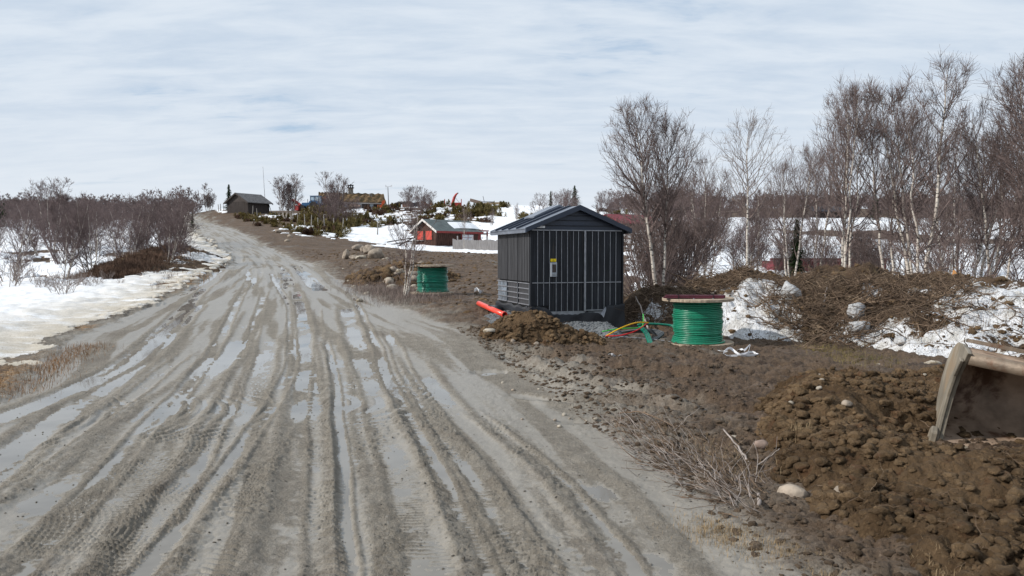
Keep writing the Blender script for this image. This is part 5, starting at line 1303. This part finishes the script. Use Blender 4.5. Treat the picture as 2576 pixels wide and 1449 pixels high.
def roof(parent, GW, L, EH, RH, o_e, o_g, th, mat, raise_=.02, fasc=None, barge=None):
    sl = (RH - EH) / (GW / 2)
    for s_, nm in ((0, 'roof'), (1, 'roof')):
        y0, y1 = (GW / 2, -o_e) if s_ == 0 else (GW / 2, GW + o_e); z0 = RH + raise_; z1 = EH - o_e * sl + raise_
        r = MB().prism([(y0, z0), (y1, z1), (y1, z1 + th), (y0, z0 + th)], L + 2 * o_g, (-o_g, 0, 0), (0, 1, 0), (0, 0, 1), (1, 0, 0)).build(nm, mat, parent)
        if fasc: MB().box((L / 2, y1 + (-.02 if s_ == 0 else .02), z1 - .03), (L + 2 * o_g - .02, .04, .20)).build('fascia', fasc, parent)
        if barge:
            for xx in (-o_g - .045, L + o_g + .005): MB().prism([(y0, z0 - .12), (y1, z1 - .14), (y1, z1 + th + .03), (y0, z0 + th + .03)], .04, (xx, 0, 0), (0, 1, 0), (0, 0, 1), (1, 0, 0)).build('bargeboard', barge, parent)
roof(CB, GW, CL, EH, RH, .38, .35, .06, M['felt'], fasc=M['redpaint'], barge=M['bargeboard'])
wn = MB().box((4.1, .02, 1.02), (1.7, .06, .80)).build('window_frame', M['redpaint'], CB)
MB().box((4.1, -.02, 1.02), (1.5, .05, .62)).build('pane', M['curtain'], wn); MB().box((4.1, -.05, 1.02), (.05, .03, .64)).build('mullion', M['redpaint'], wn); MB().box((4.1, -.05, 1.02), (1.5, .03, .04)).build('mullion', M['redpaint'], wn)
MB().box((5.9, 1.4, .85), (.9, 2.0, 1.7)).build('annex', M['redpaint'], CB); MB().box((6.3, .9, 1.78), (1.4, 2.0, .12)).build('annex_roof', M['redpaint'], CB); MB().box((6.9, .05, .85), (.12, .12, 1.7)).build('annex_post', M['redpaint'], CB)
sn = MB(); N_ = 16
vv = []; ff = []
for j in range(5):
    for i in range(N_ + 1):
        t = i / N_; s_ = j / 4; y = .15 + 1.15 * s_; x = 2.4 + 3.6 * t; sl = (RH - EH) / (GW / 2); e = math.sin(math.pi * t) ** .35 * math.sin(math.pi * (.08 + .84 * s_)) ** .5
        vv.append((x, y + .05 * math.sin(i), EH + y * sl + .07 + .16 * e))
for j in range(4):
    for i in range(N_): ff.append((j * (N_ + 1) + i, j * (N_ + 1) + i + 1, (j + 1) * (N_ + 1) + i + 1, (j + 1) * (N_ + 1) + i))
M['snowm'] = pm('clean_snow', (.82, .84, .87), .04, 2, .6, .2, 10)
sn.add(vv, ff).build('roof_snow', M['snowm'], CB, True)
# picket fence
fp = [at(1140, 71), at(1200, 69), at(1262, 65), at(1330, 62)]
FN = thing('picket_fence', 'grey wooden picket fence in the snow in front of the red cabin', 'fence', fp[0]); cnt = 0
pts = []
for i in range(3):
    for k in range(16): pts.append(fp[i].lerp(fp[i + 1], k / 16))
b = MB(); 
for k, q in enumerate(pts):
    z0 = float(G(q.x, q.y)) - fp[0].z; h_ = 1.0 + random.uniform(-.04, .06)
    if k % 10 == 3: 
        MB().box((q.x - fp[0].x, q.y - fp[0].y + .06, z0 + .65), (.11, .1, 1.4)).build('post', M['picket'], FN)
    for off in (0, .5):
        qq = q.lerp(pts[min(k + 1, len(pts) - 1)], off) - fp[0]; b.box((qq.x, qq.y, z0 + h_ / 2), (.095, .03, h_ + random.uniform(-.03, .05)))
b.build('pickets', M['picket'], FN)
b = MB()
for i in range(3):
    for zr in (.35, .8): b.bar(fp[i] - fp[0] + Vector((0, .05, zr)), fp[i + 1] - fp[0] + Vector((0, .05, zr)), .04, .08)
b.build('rail', M['picket'], FN)
# rail fence left of cabin
RF = thing('rail_fence', 'collapsed grey rail fence in the snow left of the red cabin', 'fence', at(985, 76)); q0 = RF.location.copy()
for k, (a_, b_) in enumerate((((975, 74, .35), (1045, 79, .75)), ((985, 74, .15), (1048, 79, .45)), ((1000, 73, .05), (1046, 78, .9)))):
    A = at(a_[0], a_[1], a_[2]) - q0; B_ = at(b_[0], b_[1], b_[2]) - q0; MB().bar(A, B_, .09).build('rail', M['oldwood'], RF)

# ------------------------------------------------------------------ barn
bp = at(626, 126); BN = thing('barn', 'weathered dark timber barn with shingle roof beside the top of the road', 'barn', bp, math.radians(58))
gable_house_walls(5.2, 4.4, 2.1, 3.5).build('wall', M['oldwood'], BN)
b = MB()
for k in range(22): b.box((-.02, .12 + k * .236, 1.1), (.035, .05, 2.1))
for k in range(18): b.box((.12 + k * .236, -.02, 1.05), (.05, .035, 2.08))
b.build('battens', M['oldwood'], BN)
roof(BN, 5.2, 4.4, 2.1, 3.5, .45, .4, .10, M['shingle'], barge=M['oldwood'])
MB().bar((4.6, -.5, 0), (4.2, -.1, 2.0), .5, .06).build('leaning_boards', M['oldwood'], BN)
# flagpole
fpz = at(670, 138); FP = thing('flagpole', 'tall thin bare pole behind the barn', 'flagpole', fpz); MB().tube([(0, 0, 0), (-.35, 0, P(664, 421, 138).z - fpz.z)], [.09, .04], 8).build('mast', M['polewhite'], FP); MB().lathe([(.02, 0), (.08, .05), (.02, .12)], (-.35, 0, P(664, 421, 138).z - fpz.z), 8).build('finial', M['polewhite'], FP)
# spruce
def spruce(pos, H, label, w_=.28, name='spruce_tree'):
    rng = np.random.default_rng(int(H * 100)); root = thing(name, label, 'tree', pos); MB().tube([(0, 0, -.1), (0, 0, H * .97)], [.05 * H / 3, .008], 7).build('trunk', M['twig'], root)
    n = 1500; t = rng.random(n) ** .7; a = rng.random(n) * 6.28; z_ = H * (.06 + .94 * (1 - t)); rmax = H * w_ * (t ** .85) * (.75 + .35 * np.sin(z_ * 9 / H * 3.0 + a)); rr = rmax * np.sqrt(rng.random(n))
    base = np.stack([np.cos(a) * rr * .7, np.sin(a) * rr * .7, z_], 1); tip = np.stack([np.cos(a) * (rr + .12 * H * .3), np.sin(a) * (rr + .12 * H * .3), z_ - .04 * H + .05 * H * rng.random(n)], 1)
    s_ = np.stack([-np.sin(a), np.cos(a), np.zeros(n)], 1) * .018 * H; V = np.stack([base - s_, base + s_, tip + s_ * .3, tip - s_ * .3], 1).reshape(-1, 3); k = np.arange(n)[:, None] * 4
    link('crown', mesh_from('spruce_crown', V, k + np.arange(4), M['spruce']), root); return root
q = at(579, 132); spruce(q, P(579, 463, 132).z - q.z, 'single green spruce behind the left end of the barn', .24)
q = at(2003, 24); spruce(q, 2.2, 'dark small spruce in the thicket right of the slender pale birch', .2)
q = at(1445, 150); spruce(q, 4.6, 'round dark pine on the hill crest above the kiosk', .42, 'pine_tree')
q = at(1385, 150); spruce(q, 3.2, 'thin spruce on the hill crest left of the round pine', .2)
for (u, D, h, lab) in ((0, 120, 4.5, 'broad dark conifer at the very left edge of the skyline'), (14, 125, 4.0, 'second dark conifer from the left edge of the skyline'), (120, 140, 4, 'dark conifer just left of the tall thin birch on the left skyline'), (150, 140, 3.6, 'dark conifer just right of the tall thin birch on the left skyline'), (486, 100, 2.2, 'tiny conifer between the left thicket and the road crest'), (200, 160, 3.6, 'dark conifer right of the white-stemmed birch on the left skyline'), (2200, 150, 5, 'distant dark conifer seen left of the tallest birch'), (2380, 155, 4, 'distant dark conifer seen right of the tallest birch'), (2470, 150, 5, 'distant dark conifer nearest the right edge of the view')): spruce(at(u, D), h, lab, .3)

# ------------------------------------------------------------------ farmhouse with sod roof
hp = at(872, 150); FH = thing('farmhouse', 'old timber farmhouse with brown sod roof and stone chimney on the hill', 'house', (hp.x, hp.y, hp.z - .3), math.radians(18))
hz0 = P(880, 520, 150).z; FH.location.z = min(hz0, hp.z)
gable_house_walls(6, 8.2, 1.7, 3.3).build('wall', M['oldwood'], FH)
FH.location.x = P(858, 520, 150).x
def sodroof(par, GW, L, EH, RH, oe=.6, og=.5):
    for s_ in (0, 1):
        V = []; F_ = []; nx, ny = 26, 8; sl = (RH - EH) / (GW / 2)
        for lay in (0, 1):
            for j in range(ny + 1):
                for i in range(nx + 1):
                    x = -og + (L + 2 * og) * i / nx; t = j / ny; y = GW / 2 + (-1 if s_ == 0 else 1) * (GW / 2 + oe) * t
                    z_ = RH + .05 - (GW / 2 + oe) * t * sl + (0 if lay == 0 else .26 + .10 * math.sin(i * 1.7 + j) + .08 * random.random()); V.append((x, y, z_))
        m_ = (nx + 1) * (ny + 1)
        for j in range(ny):
            for i in range(nx):
                a = j * (nx + 1) + i; q = (a, a + 1, a + nx + 2, a + nx + 1); F_ += [q, tuple(k + m_ for k in q)[::-1]]
        for j in (0, ny):
            for i in range(nx): a = j * (nx + 1) + i; F_.append((a, a + 1, a + 1 + m_, a + m_))
        for i in (0, nx):
            for j in range(ny): a = j * (nx + 1) + i; F_.append((a, a + nx + 1, a + nx + 1 + m_, a + m_))
        MB().add(V, F_).build('sod_roof', M['sod'], par)
sodroof(FH, 6, 8.2, 1.7, 3.3)
MB().box((4, -.62, 1.45), (9.2, .08, .22)).build('turf_log', M['picket'], FH)
ch = MB().box((2.2, 3.0, 3.9), (.9, .9, 1.5)).build('chimney', M['chim'], FH); MB().box((2.2, 3, 4.68), (1.25, 1.25, .12)).build('cap', M['cavity'], ch)
b = MB(); [b.box((2.2 + dx, 3 + dy, 4.92), (.14, .14, .42)) for dx in (-.4, 0, .4) for dy in (-.4, .4)]; b.box((2.2, 3, 5.18), (1.1, 1.1, .12)); b.lathe([(.12, 5.24), (.16, 5.34), (.05, 5.46)], (2.2, 3, 0), 8); b.build('crown', M['cavity'], ch)
MB().box((6.0, 2.0, 3.0), (.55, .55, 1.1)).build('chimney', M['chim'], FH)
for x_ in (1.0, 3.6, 5.9): wf_ = MB().box((x_, -.03, 1.0), (.75, .08, .8)).build('window', M['picket'], FH); MB().box((x_, -.08, 1.0), (.6, .04, .65)).build('pane', M['glass'], wf_)
MB().box((-.03, 1.5, .95), (.08, .9, 1.7)).build('door', M['brownwood'], FH)
# second sod building to the left
q = P(806, 524, 152); SB = thing('log_outbuilding', 'low log outbuilding left of the farmhouse, behind the blue tractor', 'outbuilding', q, math.radians(15))
gable_house_walls(5.0, 3.6, 1.9, 3.0).build('wall', M['oldwood'], SB); sodroof(SB, 5.0, 3.6, 1.9, 3.0, .4, .3)
# ------------------------------------------------------------------ tractor
q = P(795, 530, 138); TG = thing('tractor', 'blue tractor with red snow blower parked in front of the farmhouse', 'tractor', q, math.radians(-12))
def wheel(x, y, r, w_, par):
    o = MB().lathe([(r * .55, -w_ / 2), (r * .92, -w_ / 2), (r, -w_ * .3), (r, w_ * .3), (r * .92, w_ / 2), (r * .55, w_ / 2)], (x, y, r), 22, 'Y').build('wheel', M['tyre'], par)
    MB().lathe([(r * .56, -w_ * .35), (r * .56, w_ * .35)], (x, y, r), 18, 'Y').build('rim', M['rim'], o)
    MB().lathe([(r * .2, -w_ * .42), (r * .2, w_ * .42)], (x, y, r), 10, 'Y').build('hub', M['machred'], o)
for s_ in (-1, 1): wheel(0, s_ * .85, .82, .45, TG); wheel(-2.25, s_ * .75, .5, .3, TG)
MB().box((-1.7, 0, 1.15), (1.8, .75, .6)).box((-.6, 0, .85), (2.6, .6, .35)).build('hood', M['tblue'], TG, bevel=.05)
MB().box((-.05, 0, 1.15), (1.6, 1.5, .25)).build('chassis', M['tblue'], TG)
for s_ in (-1, 1): MB().prism([(-.95, 1.2), (-.8, 1.62), (-.3, 1.8), (.5, 1.75), (.85, 1.4), (.85, 1.2)], .4, (0, s_ * .85 - .2, 0), (1, 0, 0), (0, 0, 1), (0, 1, 0)).build('mudguard', M['tblue'], TG)
cbn = MB().box((.0, 0, 2.58), (1.65, 1.45, .12)).build('cab_roof', M['tblue'], TG)
b = MB()
for x_ in (-.75, -.05, .75):
    for y_ in (-.65, .65): b.bar((x_ * 1.02, y_, 1.25), (x_, y_ * .95, 2.55), .08)
b.build('cab_frame', M['tblue'], TG); MB().box((0, 0, 1.9), (1.4, 1.24, 1.2)).build('cab_window', M['glass'], TG)
MB().tube([(-1.7, .2, 1.4), (-1.7, .2, 2.1)], .05, 8).build('exhaust', M['black'], TG)
bl = MB().box((-3.3, 0, .5), (.8, 2.2, .9)).box((-3.0, 0, .9), (.4, .5, .5)).build('blower_housing', M['machred'], TG); MB().tube([(-2.9, -.2, 1.0), (-3.6, -.2, 1.5), (-4.5, -.2, 2.0)], [.28, .24, .22], 10).build('blower_chute', M['machred'], TG)
MB().bar((-3.9, -.4, .9), (-5.6, -.4, .2), .12).build('tow_bar', M['pole'], TG)
# ------------------------------------------------------------------ yard clutter on the crest
def clutter(name, u, v, D, rz, label, cat_): return thing(name, label, cat_, P(u, v, D), rz)
o = clutter('orange_tank', 827, 507, 149, .2, 'rusty orange panelled bin beside the farmhouse gable', 'bin'); MB().box((0, 0, .2), (1.6, 1.2, 1.0), taper=1.15).build('body', M['rustbox'], o); MB().box((0, 0, .72), (1.9, 1.45, .08)).build('rim', M['orange'], o)
o = clutter('snow_blower', 960, 524, 143, .1, 'orange snow blower standing at the right end of the farmhouse', 'snow blower'); MB().box((-.2, 0, .3), (1.1, .9, .6)).build('housing', M['orange'], o); MB().prism([(-.1, .4), (.55, .4), (.62, 1.5), (.1, 1.35)], .5, (0, -.25, 0)).build('chute', M['orange'], o); MB().box((.3, 0, 1.25), (.45, .4, .3)).build('hood', M['tarp'], o)
for k, (u, h) in enumerate(((886, .95), (896, .9), (904, .6))):
    o = clutter('sack', u, 521, 144, 0, ['tall pale sack at the left of the three before the farmhouse', 'second pale sack in the middle of the three', 'low sack with blue cover at the right of the three'][k], 'sack'); me = rock_mesh(90 + k, .42, .35, h * .45, M['stone_pink'], .2, 2); s0 = link('bag', me, o); s0.location.z = h * .35
    MB().tube([(0, 0, h * .75), (.02, 0, h * .92)], [.05, .1], 8).build('tied_top', M['cavity' if k < 2 else 'tblue'], o)
o = clutter('wind_turbine', 978, 520, 150, 0, 'small three-bladed wind turbine on a thin grey pole', 'wind turbine'); MB().tube([(0, 0, -.5), (-.15, 0, 3.8)], [.11, .07], 8).build('pole', M['pole'], o)
nc_ = MB().tube([(-.5, 0, 3.9), (.4, 0, 3.95)], [.05, .04], 8).build('nacelle', M['polewhite'], o); MB().box((.55, 0, 4.0), (.32, .03, .38)).build('tail_vane', M['white'], o)
for k in range(3): a = 2.1 * k + .5; MB().bar((-.52, 0, 3.9), (-.52 + .05, math.cos(a) * .5 - .2, 3.9 + math.sin(a) * .55), .07, .02).build('blade', M['polewhite'], o)
o = clutter('plank_stack', 1010, 521, 145, .05, 'stack of pallets and grey planks under a dark cover on the crest', 'plank stack')
for k in range(5): MB().box((random.uniform(-.2, .2) + .6, 0, .55 + .11 * k), (4.4 - .5 * k, 1.4, .07)).build('plank', M['picket' if k > 2 else 'oldwood'], o)
MB().box((1.0, 0, .3), (1.6, 1.2, .6)).build('crate', M['rustbox'], o); MB().box((2.5, -.1, .35), (1.7, 1.5, .9), Matrix.Rotation(-.2, 3, 'Y')).build('cover', M['tarp'], o); MB().box((-.9, .3, .3), (1.5, 1.2, .5)).build('crate', M['oldwood'], o)
o = clutter('wood_pile', 1072, 523, 146, 0, 'pile of rusty drums and firewood right of the plank stack', 'wood pile')
for k in range(4): MB().lathe([(.3, -.45), (.3, .45)], (-.7 + .55 * k, 0, .45 + .3 * (k % 2)), 14, 'Y').build('drum', M['rustbox'], o)
MB().box((-.6, 0, 1.1), (.9, .6, .25)).build('crate', M['rustbox'], o)
o = clutter('loader_crane', 1140, 524, 146, 0, 'red machine with a curved spout arm raised on the hill crest', 'forage machine')
MB().box((.6, 0, .55), (1.9, 1.2, 1.0)).build('body', M['machred'], o, bevel=.03); MB().tube([(-.1, 0, .6), (.0, 0, 1.3), (.2, 0, 2.0), (.55, 0, 2.6), (.85, 0, 2.85)], [.24, .27, .26, .19, .12], 8).build('spout', M['machred'], o, True)
MB().tube([(.80, 0, 2.82), (1.0, 0, 2.9)], [.14, .1], 8).build('spout_tip', M['pole'], o)
for x_ in (-1.6, 1.55): MB().bar((x_, 0, .1), (x_, 0, 1.75), .2, .14).build('stake', M['machred'], o)
MB().box((-.7, 0, .3), (1.8, .8, .4)).build('frame', M['machred'], o); MB().tube([(.3, -.3, 2.2), (.9, -.3, 1.4), (1.2, -.3, 1.1)], .03, 6).build('hose', M['black'], o)
o = clutter('timber_beams', 1215, 518, 150, .04, 'pale timber beams and boxes lying on the crest among junipers', 'timber')
MB().box((1.6, 0, .45), (5.0, .4, .42), Matrix.Rotation(-.06, 3, 'Y')).build('beam', M['timber'], o); MB().box((-1.5, .2, .9), (2.1, 1.0, .55), Matrix.Rotation(.25, 3, 'Y')).build('box', M['stone_pink'], o); MB().box((.9, .1, .78), (2.4, .7, .14)).build('plank', M['pole'], o); MB().bar((.25, 0, .8), (.0, 0, 1.9), .1).build('stake', M['pole'], o)

# red container far behind the birches and roofs of distant cabins
q = P(2085, 699, 30); RC = thing('red_container', 'faded red metal container half hidden behind the snow bank and birches', 'container', q, math.radians(-4))
M['dullred'] = pm('dull_container_red', (.17, .032, .04), .3, 2, .7, .2)
MB().box((0, 1, .2), (4.2, 2.0, .9)).build('body', M['dullred'], RC)
b = MB(); [b.box((-2.1 + k * .28, -.02, .2), (.07, .05, .96)) for k in range(16)]; b.box((0, 0, .72), (4.5, .12, .1)); b.build('ribs', M['dullred'], RC)
q = P(1560, 590, 90); HC = thing('red_house', 'distant house with reddish roof glimpsed right of the kiosk roof', 'house', q, math.radians(30)); gable_house_walls(5, 6, 1.4, 2.4).build('wall', M['brownwood'], HC); roof(HC, 5, 6, 1.4, 2.4, .4, .3, .1, M['dullred'])
q = P(2345 + 85, 545, 160)
for (u, v, D, lab) in ((1985 - 400 + 760, 545, 165, 'low dark-roofed cabin in the distance behind the tallest birch'), (2065 - 20, 545, 160, 'low dark-roofed cabin in the distance behind the rounded birch')):
    HD = thing('distant_cabin', lab, 'cabin', P(u, v, D), .3); gable_house_walls(5, 8, 1.2, 2.3).build('wall', M['oldwood'], HD); roof(HD, 5, 8, 1.2, 2.3, .4, .3, .1, M['tarp'])

# ------------------------------------------------------------------ hill vegetation
def juniper_mesh(seed, mat, n=900, kind=0):
    rng = np.random.default_rng(seed); nc_ = 12; cx = rng.normal(size=(nc_, 2)) * .32; ch_ = .45 + .5 * rng.random(nc_)
    k = rng.integers(0, nc_, n); t = rng.random(n); a = rng.random(n) * 6.28; w_ = (.20 * (1 - t) + .04) * (1.0 + .3 * rng.random(n))
    base = np.stack([cx[k, 0] + np.cos(a) * w_ * .5, cx[k, 1] + np.sin(a) * w_ * .5, ch_[k] * t * .85 - .05], 1)
    tip = base + np.stack([np.cos(a) * w_ * .9, np.sin(a) * w_ * .9, .10 + .12 * rng.random(n)], 1)
    s_ = np.stack([-np.sin(a), np.cos(a), np.zeros(n)], 1) * .03
    V = np.stack([base - s_, base + s_, tip], 1).reshape(-1, 3); return mesh_from('juniper', V, np.arange(3 * n).reshape(n, 3), M[mat])
JM = [juniper_mesh(i, 'juniper') for i in range(4)] + [juniper_mesh(9 + i, 'heath') for i in range(2)]
random.seed(17)
jr = []
def hsnow(x, y): return surface(np.array([x]), np.array([y]))[1][0]
cand = []
for k in range(1500):
    u = random.uniform(590, 1560); v = random.uniform(516, 592); lim = np.interp(u, [590, 700, 760, 830, 1000, 1560], [556, 578, 590, 600, 560, 575])
    if v > lim: continue
    cand.append((u, v))
cxy = hit(cand); sn_ = surface(cxy[:, 0], cxy[:, 1])[1]; n_j = 0
for (u, v), (x, y), s_ in zip(cand, cxy, sn_):
    if s_ > .4 and random.random() > .05: continue
    if u < 770 and v < 543: continue
    if x < xr(y) + 2.5 or n_j > 235: continue
    n_j += 1; kind = random.random(); me = random.choice(JM[:4]) if kind < .68 else random.choice(JM[4:])
    o = link('juniper_bush' if kind < .68 else 'heath_bush', me); s0 = random.uniform(.8, 1.8) * (.75 if kind > .68 else 1) * (.6 if u < 770 else 1); o.location = (x, y, float(G(x, y)) - .05); o.scale = (s0 * 1.35, s0 * 1.35, s0 * .95); o.rotation_euler = (0, 0, random.random() * 6.28)
    tag(o, ('brownish green juniper bush ' if kind < .68 else 'leafless brown heath bush ') + ('beside the barn' if u < 700 else 'below the tractor' if u < 820 else 'below the farmhouse' if u < 960 else 'below the plank stack' if u < 1090 else 'below the red spout machine' if u < 1180 else 'below the timber beams' if u < 1290 else 'above the kiosk roof') + (' near the crest' if v < 540 else ' lower on the slope'), 'bush', 'juniper bushes on the slope' if kind < .68 else 'heath bushes on the slope')
for (u, v, s0, lab) in ((848, 583, 1.2, 'juniper sprig on the big snow patch nearest the boulders'), (855, 598, .9, 'small juniper tuft at the lower edge of the big snow patch'), (690, 571, .7, 'tiny green juniper beside the upper road')):
    q = ground_pt(u, v); o = link('juniper_bush', JM[1]); o.location = q; o.scale = (s0 * 1.4,) * 2 + (s0,); tag(o, lab, 'bush', 'juniper bushes on the slope')
for (u, v, vt, lab) in ((718, 555, 440, 'dense twin-stemmed bare birch in front of the tractor'), (735, 553, 452, 'slimmer birch close to the right of the twin-stemmed one')):
    q = at(u, 108); put_tree('H1', q, P(u, vt, 108).z - q.z, lab, 'birches on the slope', sx=.95)
q = at(849, 108); put_tree('H1', q, P(849, 437, 108).z - q.z, 'bare birch in front of the sod-roofed farmhouse', 'birches on the slope', rot=2.0)
for (u, D, vt) in ((522, 140, 487), (535, 140, 484), (529, 142, 492)): q = at(u, D); put_tree('H1', q, P(u, vt, D).z - q.z, 'thin bare tree on the snowy knoll left of the barn', 'trees left of the barn', sx=1.0)
random.seed(23)
for k in range(30):
    u = random.choice([random.uniform(800, 900), random.uniform(1010, 1100), random.uniform(1330, 1560), random.uniform(1330, 1560)]); D = random.uniform(95, 140); q = at(u, D)
    put_tree('L3', q, random.uniform(2.0, 4.2), 'low bare birch scrub on the snowy slope, ' + ('below the farmhouse' if u < 950 else 'above the red cabin' if u < 1200 else 'above the kiosk roof'), 'birch scrub on the slope', name='birch_scrub', cat_='shrub', sx=1.1)
for (u, v) in ((1033, 600), (1232 - 60, 590), (1236, 575), (1300, 560)): q = ground_pt(u, v); put_tree('L2', q, 2.6, 'young bare tree standing in the snow near the red cabin', 'young trees near the cabin', name='birch_sapling', cat_='sapling', sx=.8)
q = at(1168, 70); put_tree('B', q, 3.6, 'thin tree in front of the cabin window', name='birch_sapling', cat_='sapling', sx=.7)
# fence posts
PP = [(330, 580), (385, 570), (350, 575), (565, 590), (575, 592), (610, 600), (665, 570), (680, 560), (715, 612), (770, 640), (1165, 725), (1230, 710), (1315, 745), (1385, 770), (1470, 780), (1540, 775), (1645, 785), (1745, 785), (2145, 850)]
pmesh = None
for k, (zx, zy) in enumerate(PP):
    u = (760 + zx / 2.862) / 1.59; v = (640 + (zy + 18) / 2.862) / 1.59; q = ground_pt(u, v); r = thing('fence_post', 'leaning grey wooden fence post on the slope above the road', 'fence post', q, random.random(), 'fence posts on the slope')
    if pmesh is None:
        o = MB().tube([(0, 0, -.2), (.02, 0, .6), (.0, .02, 1.25)], [.07, .065, .05], 6).build('stake', M['post'], r); pmesh = o.data
    else: link('stake', pmesh, r)
    r.rotation_euler = (random.uniform(-.08, .08), random.uniform(-.08, .08), random.random()); r.scale = (1, 1, random.uniform(.8, 1.4))

# ------------------------------------------------------------------ distant woods (nobody could count them)
def far_wood(name, label, n, ufn, Dfn, hr, seed, mat='twig_far'):
    rng = np.random.default_rng(seed); base = []
    for s_ in range(5):
        _, cr = birch(seed=100 + s_, H=3.0, stems=3, spread=.32, n1=9, n2=4, n3=3, tw=.016, t_low=.08, r0=.04, lean=.08); base.append(cr)
    parts = []; us = ufn(n, rng); Ds = Dfn(n, rng); x = (us - UC) / FPX * Ds; z_ = G(x, Ds)
    for i in range(n):
        V, F_ = base[i % 5]; s_ = rng.uniform(*hr) / 3.0; a = rng.random() * 6.28; R_ = np.array([[math.cos(a), -math.sin(a), 0], [math.sin(a), math.cos(a), 0], [0, 0, 1]])
        parts.append(((V * np.array([s_ * 1.3, s_ * 1.3, s_])) @ R_.T + np.array([x[i], Ds[i], z_[i] - .1]), F_))
    V, F_ = cat(parts); tag(link(name, mesh_from(name, V, F_, M[mat])), label, 'woodland', kind='stuff')
far_wood('distant_wood', 'band of bare brown birch wood along the skyline on the left', 330, lambda n, r: r.uniform(-300, 500, n), lambda n, r: r.uniform(110, 300, n), (3, 6), 71)
far_wood('distant_wood', 'band of bare reddish wood along the skyline behind the right-hand birches', 420, lambda n, r: r.uniform(1540, 2900, n), lambda n, r: r.uniform(155, 330, n), (3.5, 7), 72)

# ------------------------------------------------------------------ labels for look-alikes standing in small sets
ORD = ['first', 'second', 'third', 'fourth', 'fifth', 'sixth', 'seventh', 'eighth', 'ninth', 'tenth', 'eleventh', 'twelfth']
sets = {}
for o in COL.objects:
    if o.parent is None and 'group' in o and 'label' in o: sets.setdefault(o['label'], []).append(o)
for lab, os_ in sets.items():
    if 2 <= len(os_) <= 12 and len(lab.split()) <= 12:
        os_.sort(key=lambda o: o.location.x / max(o.location.y, .1))
        for k, o in enumerate(os_): o['label'] = lab + ', ' + ORD[k] + ' from the left'
